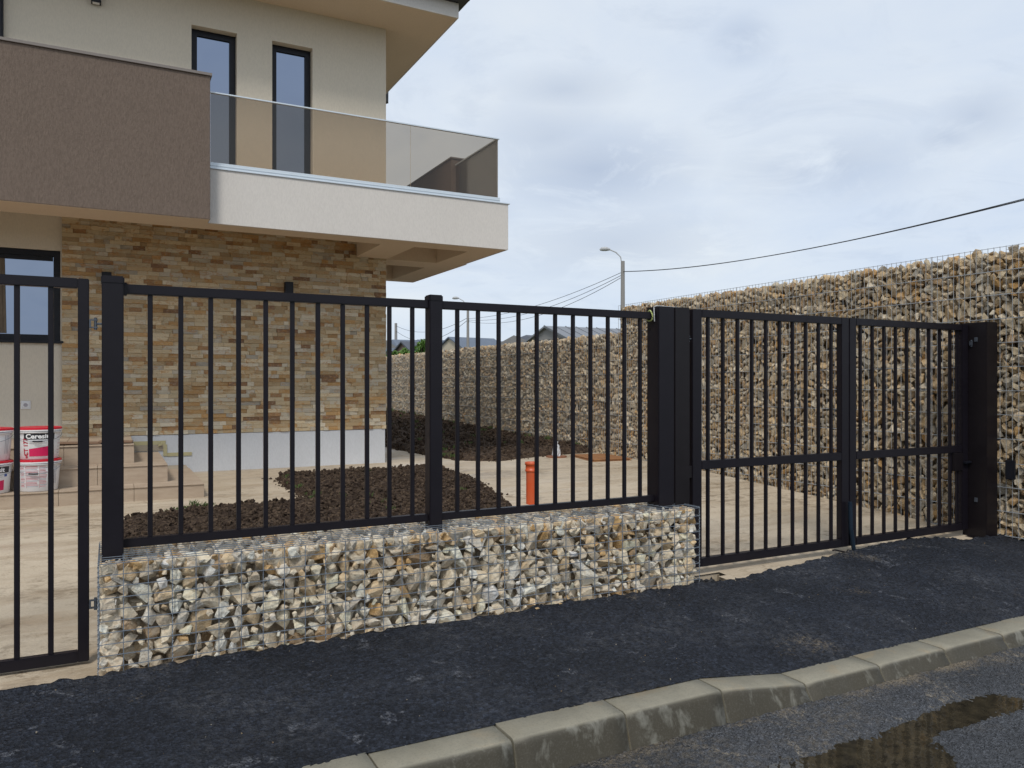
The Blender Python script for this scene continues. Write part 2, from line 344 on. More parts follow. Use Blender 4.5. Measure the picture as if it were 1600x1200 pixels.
# numpy noise
def _h(ix, iy, s):
    n = (ix.astype(np.int64) * 374761393 + iy.astype(np.int64) * 668265263 + s * 974634777) & 0xFFFFFFFF
    n = ((n ^ (n >> 13)) * 1274126177) & 0xFFFFFFFF
    return ((n ^ (n >> 16)) & 0xFFFFFF) / float(0xFFFFFF)
def vnoise(x, y, s=0):
    ix, iy = np.floor(x), np.floor(y); fx, fy = x - ix, y - iy
    fx, fy = fx * fx * (3 - 2 * fx), fy * fy * (3 - 2 * fy)
    a, b, c, d = _h(ix, iy, s), _h(ix + 1, iy, s), _h(ix, iy + 1, s), _h(ix + 1, iy + 1, s)
    return (a * (1 - fx) + b * fx) * (1 - fy) + (c * (1 - fx) + d * fx) * fy
def fbm(x, y, o=4, s=0):
    r = 0; a = 0.5
    for k in range(o): r = r + a * vnoise(x * 2 ** k, y * 2 ** k, s + k); a *= 0.5
    return r / (1 - 0.5 ** o)
def worley(x, y, s=0):
    ix, iy = np.floor(x), np.floor(y); best = np.full(x.shape, 9.0)
    for dx in (-1, 0, 1):
        for dy in (-1, 0, 1):
            cx, cy = ix + dx, iy + dy
            d = (cx + _h(cx, cy, s) - x) ** 2 + (cy + _h(cx, cy, s + 9) - y) ** 2; best = np.minimum(best, d)
    return np.sqrt(best)
def grid(name, x0, x1, y0, y1, step, zf, mat, smooth=True, keep=None):
    nx, ny = max(2, int(round((x1 - x0) / step)) + 1), max(2, int(round((y1 - y0) / step)) + 1)
    X, Y = np.meshgrid(np.linspace(x0, x1, nx), np.linspace(y0, y1, ny)); Z = zf(X, Y)
    V = np.c_[X.ravel(), Y.ravel(), Z.ravel()]; i = np.arange(nx * ny).reshape(ny, nx)
    F = np.c_[i[:-1, :-1].ravel(), i[:-1, 1:].ravel(), i[1:, 1:].ravel(), i[1:, :-1].ravel()]
    if keep is not None:
        cxy = V[F].mean(axis=1); F = F[keep(cxy[:, 0], cxy[:, 1])]
        used, inv = np.unique(F, return_inverse=True); V = V[used]; F = inv.reshape(F.shape)
    return link(name, mesh_np(name, V, F, mat=mat, smooth=smooth))
def poly_sd(x, y, P):
    """signed distance to polygon, positive inside"""
    d = np.full(x.shape, 1e9); ins = np.zeros(x.shape, bool); n = len(P)
    for i in range(n):
        (ax, ay), (bx, by) = P[i], P[(i + 1) % n]; ex, ey = bx - ax, by - ay
        t_ = np.clip(((x - ax) * ex + (y - ay) * ey) / (ex * ex + ey * ey), 0, 1)
        d = np.minimum(d, np.hypot(x - ax - t_ * ex, y - ay - t_ * ey))
        c = (ay > y) != (by > y)
        ins ^= c & (x < (bx - ax) * (y - ay) / (by - ay + 1e-12) + ax)
    return np.where(ins, d, -d)
# camera pixel size helper (only to rank which stones show largest)
def px_of(x, y, z):
    d = 0.4612 * x + 0.8873 * y; r = 0.8873 * x - 0.4612 * y
    return 800 + 1210 * r / d, 600 - 1210 * (z - 1.285) / d, d

# ---------------------------------------------------------------- levels
def gz(Y): return np.interp(Y, [3.9, 7.5, 8.5, 10, 20, 60], [0, .2, .22, .235, .53, .6])
KX = [-2.808 + 0.521 * i for i in range(27)]          # kerb joints (.., 1.36, 1.881, 2.402, 2.923, ..)
def kerb_top(X): return np.interp(X, [2.402, 2.923], [-0.07, -0.135])
YK0, YK1 = 2.575, 2.775
ROAD_Z = -0.215

# terrain, road, pavement, yard
def terr(X, Y): return np.interp(Y, [2, 9, 25, 70], [-0.45, -0.2, 0.2, 0.45])
o = link('ground', mesh_np('ground', np.array([(x, y, float(terr(0, y))) for y in (-900, 2, 9, 25, 70, 1500) for x in (-1200, 1200)], float), np.array([[2 * i, 2 * i + 1, 2 * i + 3, 2 * i + 2] for i in range(5)]), mat='terrain')); tag(o, kind='structure')
PUD = [(2.33, 2.26), (2.42, 2.27), (2.52, 2.23), (2.66, 2.24), (2.99, 2.24), (3.2, 2.24), (3.34, 2.28), (3.58, 2.28), (3.8, 2.26), (3.88, 2.2), (3.85, 2.13), (3.72, 2.1), (3.56, 2.09), (3.36, 2.08), (3.19, 2.1), (3.11, 2.07), (3.03, 1.99), (3.0, 1.91), (2.9, 1.82), (2.58, 1.89), (2.31, 2.0), (2.14, 2.15), (2.22, 2.23)]
def road_z(X, Y):
    sd_ = poly_sd(X, Y, PUD) + 0.13 * (fbm(X * 8, Y * 14, 5, 5) - 0.5)
    dip = np.clip((sd_ + 0.085) / 0.16, 0, 1); dip = dip * dip * (3 - 2 * dip)
    g = 0.0065 * (vnoise(X * 75, Y * 75, 3) + vnoise(X * 120, Y * 120, 8)) + 0.004 * fbm(X * 2, Y * 2, 3, 2)
    edge = np.clip((Y - 2.48) / 0.09, 0, 1) * 0.004 * vnoise(X * 30, Y * 30, 1)
    return ROAD_Z + g * (1 - 0.3 * dip) - 0.0145 * dip + edge
o = grid('road', 0.6, 6.4, 1.25, 2.60, 0.0125, road_z, 'asphalt_road'); tag(o, kind='structure')
mb = MB().box(-14, 0.6, -3.5, 2.60, -0.4, ROAD_Z + 0.003).box(6.4, 24, -3.5, 2.60, -0.4, ROAD_Z + 0.003).box(0.6, 6.4, -3.5, 1.25, -0.4, ROAD_Z + 0.003)
o = mb.build('road', 'asphalt_road'); tag(o, kind='structure')
wp = [(x, y) for x, y in PUD]; cx_, cy_ = 3.0, 2.2
mb = MB(); mb.poly([(cx_ + (x - cx_) * 1.06, cy_ + (y - cy_) * 1.15, ROAD_Z - 0.0022) for x, y in wp][::-1])
me_p = mb.build('puddle', 'puddle_water'); tag(me_p, kind='structure')

def asph_edge(X):
    e = np.interp(X, [-3, 3.35, 3.5, 4.2, 4.9, 5.7, 6.0, 6.2, 8], [3.80, 3.83, 3.79, 3.86, 3.95, 4.04, 3.92, 3.84, 3.84])
    return e + 0.022 * (fbm(X * 14, X * 3, 4, 31) - 0.5) * 2
def walk_z(X, Y):
    k = kerb_top(X) - 0.004; e = np.interp(X, [3.2, 4, 9], [0.012, 0.022, 0.022]); u = np.clip((Y - YK1) / (3.84 - YK1), 0, 1.1)
    z = k + (e - k) * (u ** 0.85)
    z = z + 0.0055 * (vnoise(X * 60, Y * 60, 3) + 0.8 * vnoise(X * 110, Y * 110, 6)) + 0.010 * (fbm(X * 1.6, Y * 1.6, 4, 4) - 0.5)
    lump = np.clip(1 - np.abs(asph_edge(X) - Y) / 0.07, 0, 1); z = z + lump * 0.022 * vnoise(X * 22, Y * 22, 17)
    drop = np.clip((Y - asph_edge(X)) / 0.02, 0, 1); return z - drop * 0.06
o = grid('pavement', -1.6, 7.6, YK1 - 0.012, 4.12, 0.0155, walk_z, 'asphalt_new', keep=lambda x, y: y < asph_edge(x) + 0.035); tag(o, kind='structure')
o = MB().box(-14, -1.6, YK1, 3.85, -0.3, -0.03).box(7.6, 24, YK1, 3.85, -0.3, -0.03).build('pavement', 'asphalt_new'); tag(o, kind='structure')

# kerb: one stone each, children of the kerb
kerb = empty('kerb', (0, 2.65, ROAD_Z), 'grey concrete kerb of separate stones between the new pavement and the wet road, dropping towards the gate', 'kerb')
def kerb_stone(x0, x1, seed):
    rnd = random.Random(seed); g = 0.0045; dy = rnd.uniform(-0.003, 0.003); dz = rnd.uniform(-0.003, 0.002); mb = MB(); xs = np.linspace(x0 + g, x1 - g, 7)
    rings = []
    for x in xs:
        zt = float(kerb_top(x)) + dz; b = len(mb.v)
        pr = [(YK0 - 0.008, ROAD_Z - 0.08), (YK0, ROAD_Z + 0.012), (YK0 + 0.028, zt - 0.03)]
        pr += [(YK0 + 0.056 - 0.028 * math.cos(a), zt - 0.03 + 0.03 * math.sin(a)) for a in (0.4, 0.8, 1.2, 1.57)]
        pr += [(YK1 - 0.003, zt), (YK1, zt - 0.004), (YK1, ROAD_Z - 0.08)]
        mb.v += [(x, y + dy, z) for y, z in pr]; rings.append((b, len(pr)))
    for (a, n), (b, _) in zip(rings, rings[1:]):
        for k in range(n - 1): mb.f.append((a + k, b + k, b + k + 1, a + k + 1)); mb.mi.append(0)
    for q in (0, -1): mb.f.append(tuple(rings[q][0] + k for k in range(rings[q][1]))); mb.mi.append(0)
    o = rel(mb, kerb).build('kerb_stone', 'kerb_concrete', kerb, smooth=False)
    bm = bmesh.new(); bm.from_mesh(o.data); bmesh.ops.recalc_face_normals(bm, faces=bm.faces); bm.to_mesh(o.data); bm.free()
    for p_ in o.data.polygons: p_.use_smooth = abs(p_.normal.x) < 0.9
    if abs(x0 - 2.402) < 0.02: o['label'] = 'sloping kerb stone where the kerb drops'
for i in range(len(KX) - 1): kerb_stone(KX[i], KX[i + 1], i)

# yard
BED1 = [(0.02, 4.62), (0.08, 7.0), (0.63, 7.15), (1.62, 7.2), (1.63, 8.9), (2.6, 8.95), (3.62, 8.92), (3.58, 7.66), (3.30, 6.4), (3.1, 4.62)]
BED2 = [(3.86, 11.6), (4.05, 10.5), (4.24, 9.78), (4.7, 9.42), (5.45, 9.72), (6.08, 9.9), (6.62, 9.95), (6.62, 21.8), (3.86, 21.8)]
def yard_z(X, Y): return gz(Y) + 0.006 * (fbm(X * 1.2, Y * 1.2, 4, 9) - 0.5)
o = grid('yard_floor', -6, 6.62, 3.74, 22, 0.07, lambda X, Y: np.where(Y < 3.80, -0.06, yard_z(X, Y)), 'yard_concrete',
         keep=lambda x, y: ~((x > 3.34) & (x < 3.60 + 0.5 * np.clip(y - 3.85, -.2, .2)) & (y < 4.02))); tag(o, kind='structure')
soil_stats = {}
def soil_z(P, h, seed):
    def f(X, Y):
        sd_ = poly_sd(X, Y, P) + 0.10 * (fbm(X * 6, Y * 6, 3, seed) - 0.5)
        rise = np.clip(sd_ / 0.16, 0, 1); rise = rise * (2 - rise)
        c = (1 - np.clip(worley(X * 11, Y * 11, seed), 0, 1)) * 0.035 + (1 - np.clip(worley(X * 24, Y * 24, seed + 3), 0, 1)) * 0.018 + 0.05 * fbm(X * 2.5, Y * 2.5, 4, seed)
        return gz(Y) - 0.012 + rise * (h * 0.35 + c) - np.where(sd_ < 0, 0.05, 0)
    return f
def keep_poly(P): return lambda x, y: poly_sd(x, y, P) > -0.10
sz1 = soil_z(BED1, 0.09, 41); sz2 = soil_z(BED2, 0.12, 77)
o = grid('soil_bed', -0.1, 3.8, 4.5, 9.05, 0.024, sz1, 'soil', smooth=False, keep=keep_poly(BED1)); tag(o, 'freshly dug dark brown soil bed right behind the fence on the plinth', 'soil bed', kind='stuff')
o = grid('soil_bed', 3.75, 6.62, 9.3, 21.8, 0.045, sz2, 'soil', smooth=False, keep=keep_poly(BED2)); tag(o, 'long dark soil strip along the foot of the tall stone wall', 'soil bed', kind='stuff')

# ---------------------------------------------------------------- rocks
def rock_variants(n, npts, seed, flatn=1.0):
    rnd = random.Random(seed); out = []
    for _ in range(n):
        bm = bmesh.new(); a, b, c = rnd.uniform(.8, 1.2), rnd.uniform(.62, .95), rnd.uniform(.55, .85)
        for k in range(npts):
            v = Vector((rnd.gauss(0, 1), rnd.gauss(0, 1), rnd.gauss(0, 1))); v.normalize()
            m_ = max(abs(v.x), abs(v.y), abs(v.z)); v = v * (0.55 + 0.45 / m_) * rnd.uniform(.88, 1.08)
            bm.verts.new((v.x * a, v.y * b, v.z * c))
        r_ = bmesh.ops.convex_hull(bm, input=bm.verts)
        bmesh.ops.delete(bm, geom=[g for g in set(r_['geom_interior']) | set(r_['geom_unused']) if isinstance(g, bmesh.types.BMVert)], context='VERTS')
        bmesh.ops.triangulate(bm, faces=bm.faces); bmesh.ops.recalc_face_normals(bm, faces=bm.faces)
        bm.verts.index_update()
        out.append((np.array([v.co[:] for v in bm.verts]), np.array([[v.index for v in f.verts] for f in bm.faces]))); bm.free()
    return out
def stamp(variants, items):
    """items: (variant, Matrix3 rows (3,3) incl. scale, loc, colour)"""
    Vs, Fs, Ts, off = [], [], [], 0
    for vi, M, loc, c in items:
        V, F = variants[vi]; Vs.append(V @ M.T + loc); Fs.append(F + off); Ts.append(np.tile(c, (len(V), 1))); off += len(V)
    return np.concatenate(Vs), np.concatenate(Fs), np.concatenate(Ts)
def darts(w_, h_, radii, tries, seed, edge=0.35):
    """2D poisson-like packing with given list of (radius, count)"""
    rnd = random.Random(seed); cell = radii[0][0] * 2; g = {}; out = []
    for r, cnt in radii:
        k = 0
        for _ in range(tries * cnt):
            if k >= cnt: break
            x, y = rnd.uniform(r * edge, w_ - r * edge), rnd.uniform(r * edge, h_ - r * edge); ci, cj = int(x / cell), int(y / cell); ok = True
            for a in (-1, 0, 1):
                for b in (-1, 0, 1):
                    for (px_, py_, pr) in g.get((ci + a, cj + b), ()):
                        if (px_ - x) ** 2 + (py_ - y) ** 2 < (0.86 * (pr + r)) ** 2: ok = False; break
                    if not ok: break
                if not ok: break
            if ok: g.setdefault((ci, cj), []).append((x, y, r)); out.append((x, y, r)); k += 1
    return out
PAL = np.array([(.70, .62, .48), (.62, .49, .32), (.58, .39, .19), (.50, .47, .41), (.78, .73, .63), (.44, .32, .20), (.63, .55, .43), (.40, .38, .34)])
def stone_color(rnd, weights, dim=1.0):
    c = np.array(PAL[rnd.choices(range(8), weights)[0]]) * rnd.uniform(.74, 1.12) * dim
    return np.clip(c + np.array([rnd.uniform(-.02, .02)] * 3), 0.02, 0.8)
def rot3(rnd, tilt=3.14):
    return np.array(Euler((rnd.uniform(-tilt, tilt), rnd.uniform(-tilt, tilt), rnd.uniform(-tilt, tilt))).to_matrix())
def parts_from(items, variants, parent, limit, score, mat_obj, mat_attr, name, stuffname):
    """the `limit` pieces that show largest become parts; the others one stuff part"""
    sc = [score(it) for it in items]; order = sorted(range(len(items)), key=lambda i: -sc[i]); pick = [i for i in order[:limit] if sc[i] > 0]
    pk = set(pick); off = np.array(parent.location)
    meshes = [mesh_np(name, V, F, mat=mat_obj) for V, F in variants]
    for i in pick:
        vi, M, loc, c = items[i]; o = bpy.data.objects.new(name, meshes[vi]); COL.objects.link(o); o.parent = parent
        m4 = Matrix([[*M[r], 0] for r in range(3)] + [[0, 0, 0, 1]]); m4.translation = Vector(loc - off); o.matrix_local = m4
        o.color = (*[float(q) for q in c], 1)
    rest = [(vi, M, loc - off, c) for i, (vi, M, loc, c) in enumerate(items) if i not in pk]
    V, F, T = stamp(variants, rest); o = link(stuffname, mesh_np(stuffname, V, F, T, mat_attr), parent=parent); o['kind'] = 'stuff'

def rod_grid(mb, p0, du, nu, dv, nv, r, sgn=1):
    """rods along v at nu+1 positions u; rods along u at nv+1 positions"""
    p0, du, dv = Vector(p0), Vector(du), Vector(dv)
    for i in range(nu + 1): a = p0 + du * i; mb.tube([a, a + dv * nv], r, 4)
    nrm = du.cross(dv).normalized() * (1.6 * r * sgn)
    for j in range(nv + 1): a = p0 + dv * j + nrm; mb.tube([a, a + du * nu], r, 4)

# ---- low gabion plinth under the fence
GX0, GX1, GY0, GY1, GH = -0.045, 3.345, 3.84, 4.34, 0.50
gab = empty('gabion_plinth', (1.65, 4.09, 0), 'low wire basket filled with pale cream and grey broken stones under the black fence', 'gabion')
VAR1 = rock_variants(26, 12, 3)
rnd = random.Random(5); items = []
def face_stones(w_, h_, radii, place, colf, items, tries=60, seed=1, nvar=26, squash=1.0):
    for (u, v, r) in darts(w_, h_, radii, tries, seed):
        vi = rnd.randrange(nvar); ang = rnd.uniform(0, math.tau); M = rot3(rnd) * (r * 1.27)
        items.append((vi, M @ np.diag([1, 1, 1]), np.array(place(u, v, r)), colf(u, v, r)))
def c_low(u, v, r):
    return stone_color(rnd, (4, 4.4, 3.0, .1, 2.2, .7, 2.4, .0) if v > 0.36 + 0.06 * math.sin(u * 4) else (5.4, 1.4, .25, .3, 5.4, .15, 3.4, .05), 1.12)
Rf = [(.060, 10), (.050, 36), (.041, 110), (.033, 220), (.024, 340), (.016, 600)]
L = GX1 - GX0
face_stones(L, GH, Rf, lambda u, v, r: (GX0 + u, GY0 + 0.006 + r * 1.02 + rnd.uniform(0, .012), v), c_low, items, 60, 1)
face_stones(L, GH - 0.02, [(.06, 40), (.045, 120), (.034, 300)], lambda u, v, r: (GX0 + u, GY0 + 0.085 + r, v), c_low, items, 40, 2)
face_stones(L, .5, [(.055, 50), (.042, 130), (.03, 330), (.02, 400)], lambda u, v, r: (GX0 + u, GY0 + v, GH - 0.012 - r * 1.02), lambda u, v, r: stone_color(rnd, (3, 2, 1, 2, 4, .4, 3, .8), 1.05), items, 40, 3)
for sx, xx in ((1, GX1), (-1, GX0)):
    face_stones(.5, GH, [(.058, 8), (.044, 30), (.032, 60), (.022, 100)], lambda u, v, r: (xx - sx * (0.008 + r), GY0 + u, v), c_low, items, 50, 4 + sx)
face_stones(L, GH, [(.06, 40), (.045, 120), (.034, 300)], lambda u, v, r: (GX0 + u, GY1 - 0.01 - r, v), c_low, items, 40, 6)
def clip_items(items, lo, hi):
    """push stones back so that their hull stays inside the basket"""
    out = []
    for vi, M, loc, c in items:
        V = VAR1[vi][0] @ M.T
        mn, mxx = V.min(0), V.max(0); loc = np.maximum(loc, lo - mn); loc = np.minimum(loc, hi - mxx)
        out.append((vi, M, loc, c))
    return out
items = clip_items(items, np.array([GX0 + .004, GY0 + 0.006, -0.06]), np.array([GX1 - .004, GY1 - .004, GH - .006]))
def score_low(it):
    vi, M, loc, c = it; px_, py_, d = px_of(*loc); r = abs(np.linalg.det(M)) ** (1 / 3)
    if loc[1] - GY0 > 0.085 or not (100 < px_ < 1600) or loc[2] < 0: return 0
    return r / d
parts_from(items, VAR1, gab, 300, score_low, 'stone_obj', 'stone_attr', 'stone', 'stone_fill')
mb = rel(MB().box(GX0 + .13, GX1 - .13, GY0 + .14, GY1 - .12, -.05, GH - .12), gab); o = mb.build('stone_core', 'stone_attr', gab)
a = o.data.attributes.new('tint', 'FLOAT_COLOR', 'POINT'); a.data.foreach_set('color', [0.4, 0.34, 0.26, 1] * 8); o['kind'] = 'stuff'
nxw = 34; dxw = L / nxw
mb = MB(); rod_grid(mb, (GX0, GY0, -0.01), (dxw, 0, 0), nxw, (0, 0, .0505), 10, 0.0024); rel(mb, gab).build('wire_front', 'zinc', gab)['kind'] = 'stuff'
mb = MB(); rod_grid(mb, (GX0, GY0, GH), (dxw, 0, 0), nxw, (0, .05, 0), 10, 0.0019); rel(mb, gab).build('wire_top', 'zinc', gab)['kind'] = 'stuff'
mb = MB(); rod_grid(mb, (GX1, GY0, -0.01), (0, .1, 0), 5, (0, 0, .0505), 10, 0.0019); rod_grid(mb, (GX0, GY0, -0.01), (0, .1, 0), 5, (0, 0, .0505), 10, 0.0019)
rod_grid(mb, (GX0, GY1, -0.01), (dxw, 0, 0), nxw, (0, 0, .0505), 10, 0.0019)
rel(mb, gab).build('wire_end', 'zinc', gab)['kind'] = 'stuff'
mb = MB()
for x_ in (GX0, GX0 + dxw * 3, GX0 + dxw * 10, GX0 + dxw * 16, GX0 + dxw * 20, GX0 + dxw * 27, GX1):        # spiral ties at panel joints
    pts = [(x_ + .004 * math.cos(k * 2.1), GY0 - .001 + .004 * math.sin(k * 2.1), -.01 + k * .007) for k in range(74)]; mb.tube(pts, .0016, 4)
rel(mb, gab).build('wire_spiral', 'zinc_dark', gab)['kind'] = 'stuff'

# ---- tall boundary gabion wall
WX = 6.585
wall = empty('gabion_wall', (6.75, 8, 0), 'long tall boundary wall of wire baskets packed with tan broken stones behind the gates', 'wall')
VAR2 = rock_variants(22, 11, 9)
items2 = []
def c_tall(u, v, r): return stone_color(rnd, (3.2, 3.8, .9, 1.1, 1.2, 1.1, 3.4, .5), 0.84) * np.array((1.06, 1.0, .90))
def tall(y0, y1, H, radii, seed, depth2=True, top=True):
    Lw = y1 - y0
    def zoff(v): return v - 0.03
    for (u, v, r) in darts(Lw, H, radii, 22, seed):
        items2.append((rnd.randrange(22), rot3(rnd) * (r * 1.46), np.array((WX + .006 + r * 1.0 + rnd.uniform(0, .012), y0 + u, zoff(v) + float(gz(y0 + u)) * (1 - v / H))), c_tall(u, v, r)))
    for (u, v, r) in darts(Lw, H, [(radii[0][0], 10 ** 5)], 1, seed + 1) if False else darts(Lw, H, [(.044, int(Lw * H * 75))], 3, seed + 1):
        items2.append((rnd.randrange(22), rot3(rnd) * (r * 1.3), np.array((WX + .05 + r, y0 + u, zoff(v))), c_tall(u, v, r)))
    for (u, v, r) in darts(Lw, .32, [(.045, int(Lw * 22)), (.034, int(Lw * 40)), (.026, int(Lw * 60))], 12, seed + 2):
        items2.append((rnd.randrange(22), rot3(rnd) * (r * 1.3), np.array((WX + .03 + v * .9, y0 + u, H - .035 + rnd.uniform(-.02, .03))), c_tall(u, v, r)))
tall(3.4, 9.3, 2.40, [(.06, 60), (.05, 200), (.042, 530), (.034, 1000), (.026, 1500), (.019, 2300)], 21)
tall(9.3, 22.3, 2.03, [(.06, 120), (.05, 480), (.042, 1400), (.034, 2600), (.026, 3600)], 51)
for (u, v, r) in darts(.32, .42, [(.045, 20), (.03, 60)], 30, 90):
    items2.append((rnd.randrange(22), rot3(rnd) * (r * 1.3), np.array((WX + .02 + u * .95, 9.3 - r, 2.0 + v * .9)), c_tall(u, v, r)))
def clip_tall(it):
    vi, M, loc, c = it; mn = (VAR2[vi][0] @ M.T)[:, 0].min(); return (vi, M, np.array((max(loc[0], WX + .006 - mn), loc[1], loc[2])), c)
items2 = [clip_tall(it) for it in items2]
for (u, v, r) in darts(.32, 2.4, [(.045, 60), (.034, 160), (.024, 260)], 30, 93):      # near end of the wall
    items2.append((rnd.randrange(22), rot3(rnd) * (r * 1.46), np.array((WX + .04 + u * .9, 3.4 + r, v)), c_tall(u, v, r)))
def score_tall(it):
    vi, M, loc, c = it; px_, py_, d = px_of(*loc); r = abs(np.linalg.det(M)) ** (1 / 3)
    if loc[0] - WX > .075 or not (20 < px_ < 1595) or py_ < 0 or 1515 < px_ < 1562 and loc[2] < 1.8: return 0
    if loc[2] < float(gz(loc[1])): return 0
    return r / d
parts_from(items2, VAR2, wall, 300, score_tall, 'stone_obj', 'stone_attr', 'stone', 'stone_fill')
mb = rel(MB().box(WX + .15, WX + .26, 3.5, 9.2, -.2, 2.37).box(WX + .15, WX + .26, 9.2, 22.3, -.2, 1.98), wall); o = mb.build('stone_core', 'stone_attr', wall)
a = o.data.attributes.new('tint', 'FLOAT_COLOR', 'POINT'); a.data.foreach_set('color', [0.3, 0.24, 0.17, 1] * 16); o['kind'] = 'stuff'
def panel_wires(y0, y1, H):
    mb = MB(); n = int(round((y1 - y0) / .05))
    for i in range(n + 1): y = y0 + i * (y1 - y0) / n; mb.tube([(WX - .002, y, -.05), (WX - .002, y, H + .03)], .0025, 4)
    for k in range(int(H / .2) + 1):
        z = .03 + k * .2
        if z > H: break
        for dx in (-.0055, .0055): mb.tube([(WX - .001 + dx, y0, z), (WX - .002 + dx, y1, z)], .0036, 4)
    return rel(mb, wall).build('wire_panel', 'zinc_dark', wall)
for a_, b_, h_ in [(3.4, 4.45, 2.4), (4.46, 6.9, 2.4), (6.91, 9.3, 2.4), (9.31, 11.8, 2.0), (11.81, 14.3, 2.0), (14.31, 16.8, 2.0), (16.81, 19.5, 2.0), (19.51, 22.3, 2.0)]:
    panel_wires(a_, b_, h_)['kind'] = 'stuff'
mb = MB()
for k in range(int(5.9 / .2)):
    y = 3.4 + k * .2; mb.tube([(WX, y, 2.40), (WX + .33, y, 2.40)], .0019, 4)
mb.tube([(WX + .33, 3.4, 2.42), (WX + .33, 9.3, 2.42)], .0026, 4); mb.tube([(WX, 3.4, 2.425), (WX, 9.3, 2.425)], .0026, 4)
rel(mb, wall).build('wire_top', 'zinc_dark', wall)['kind'] = 'stuff'

# clods and weeds
VARC = rock_variants(10, 9, 15)
def clods(P, zf, x0, x1, y0, y1, n, seed, sc, name, label):
    rn = random.Random(seed); it = []
    X = RNG.uniform(x0, x1, n * 3); Y = RNG.uniform(y0, y1, n * 3); ok = (poly_sd(X, Y, P) > -0.03 - RNG.exponential(0.02, n * 3)) & (X > 0.08) & (Y > 4.5); X, Y = X[ok][:n], Y[ok][:n]; Z = np.maximum(zf(X, Y), gz(Y) - .004)
    for x, y, z in zip(X, Y, Z):
        r = (sc * rn.uniform(.3, 1) ** 2 + .005) * (1.6 if rn.random() < .04 else 1); M = rot3(rn) * r
        it.append((rn.randrange(10), M, np.array((x, y, z + r * .3)), (1, 1, 1)))
    V, F, T = stamp(VARC, it); tag(link(name, mesh_np(name, V, F, mat='soil')), label, 'soil clods', kind='stuff')
clods(BED1, sz1, -.1, 3.8, 4.5, 9.1, 10000, 1, .021, 'soil_clods', 'loose clods scattered over the soil bed behind the fence')
clods(BED2, sz2, 3.8, 6.6, 9.3, 21.8, 5500, 2, .045, 'soil_clods', 'loose clods on the soil strip along the tall stone wall')
def tuft(mb, x, y, z, rn, h, n=16):
    for _ in range(n):
        a = rn.uniform(0, math.tau); l = h * rn.uniform(.5, 1.1); bx, by = x + rn.gauss(0, h * .5), y + rn.gauss(0, h * .5); wd = h * .07
        dx, dy = math.cos(a), math.sin(a); tip = (bx + dx * l * .6, by + dy * l * .6, z + l); mid = (bx + dx * l * .2, by + dy * l * .2, z + l * .6)
        mb.poly([(bx - dy * wd, by + dx * wd, z - .01), (bx + dy * wd, by - dx * wd, z - .01), (mid[0] + dy * wd * 1.4, mid[1] - dx * wd * 1.4, mid[2]), tip, (mid[0] - dy * wd * 1.4, mid[1] + dx * wd * 1.4, mid[2])])
rn = random.Random(4)
def weeds(spots, zf, h, name, label):
    mb = MB()
    for x, y in spots: tuft(mb, x, y, float(zf(np.array([x]), np.array([y]))[0]) + .005, rn, h * rn.uniform(.6, 1.2))
    tag(mb.build(name, 'weed'), label, 'weeds', kind='stuff')
weeds([(0.42 + .05 * i, 7.0 + .02 * (i % 3)) for i in range(8)] + [(1.66, 8.3), (1.70, 7.9), (1.68, 7.5), (1.9, 7.0), (2.1, 6.9), (2.0, 6.6), (2.2, 6.7), (1.72, 8.6), (2.6, 8.5), (3.1, 7.0), (1.62, 7.05), (1.72, 7.2), (2.15, 6.4), (1.2, 5.9)], sz1, .035, 'weeds', 'small green weed seedlings along the edge of the near soil bed')
weeds([(4.3 + rn.random() * 2.2, 9.7 + rn.random() * 11) for _ in range(60)] + [(6.35 + rn.random() * .2, 9.8 + rn.random() * 11) for _ in range(25)] + [(4.1 + rn.random() * .4, 9.9 + rn.random()) for _ in range(10)], sz2, .055, 'weeds', 'sparse green weeds on the soil strip along the tall wall')

# ---------------------------------------------------------------- house
def wall_holes(mb, x0, x1, z0, z1, y, holes, depth, mi=0):
    xs = sorted({x0, x1, *[q for h in holes for q in h[:2]]}); zs_ = sorted({z0, z1, *[q for h in holes for q in h[2:]]})
    for a, b in zip(xs, xs[1:]):
        for c, d in zip(zs_, zs_[1:]):
            if any(h[0] <= a and b <= h[1] and h[2] <= c and d <= h[3] for h in holes): continue
            mb.poly([(a, y, c), (b, y, c), (b, y, d), (a, y, d)], mi)
    for a, b, c, d in holes:
        Y2 = y + depth
        mb.poly([(a, y, c), (a, y, d), (a, Y2, d), (a, Y2, c)], mi); mb.poly([(b, y, c), (b, Y2, c), (b, Y2, d), (b, y, d)], mi)
        mb.poly([(a, y, d), (b, y, d), (b, Y2, d), (a, Y2, d)], mi); mb.poly([(a, y, c), (a, Y2, c), (b, Y2, c), (b, y, c)], mi)
HX0, HX1, HY = -7.0, 3.265, 9.99
house = empty('house', (1.5, 13, 0.2), 'two storey villa with stone clad ground floor, brown parapet and bronze glass balcony', 'house')
# ground floor wall (cream) left of and behind the cladding
mb = MB(); wall_holes(mb, HX0, HX1, 0.1, 3.27, HY, [(-1.95, -.487, 1.765, 2.77)], .10); mb.poly([(HX1, HY, .1), (HX1, 17, .1), (HX1, 17, 3.27), (HX1, HY, 3.27)]); mb.poly([(HX0, HY, .1), (HX0, HY, 3.27), (HX0, 17, 3.27), (HX0, 17, .1)])
mb.poly([(HX0, 17, .1), (HX0, 17, 6.0), (HX1, 17, 6.0), (HX1, 17, .1)])
rel(mb, house).build('wall', 'plaster_cream', house)
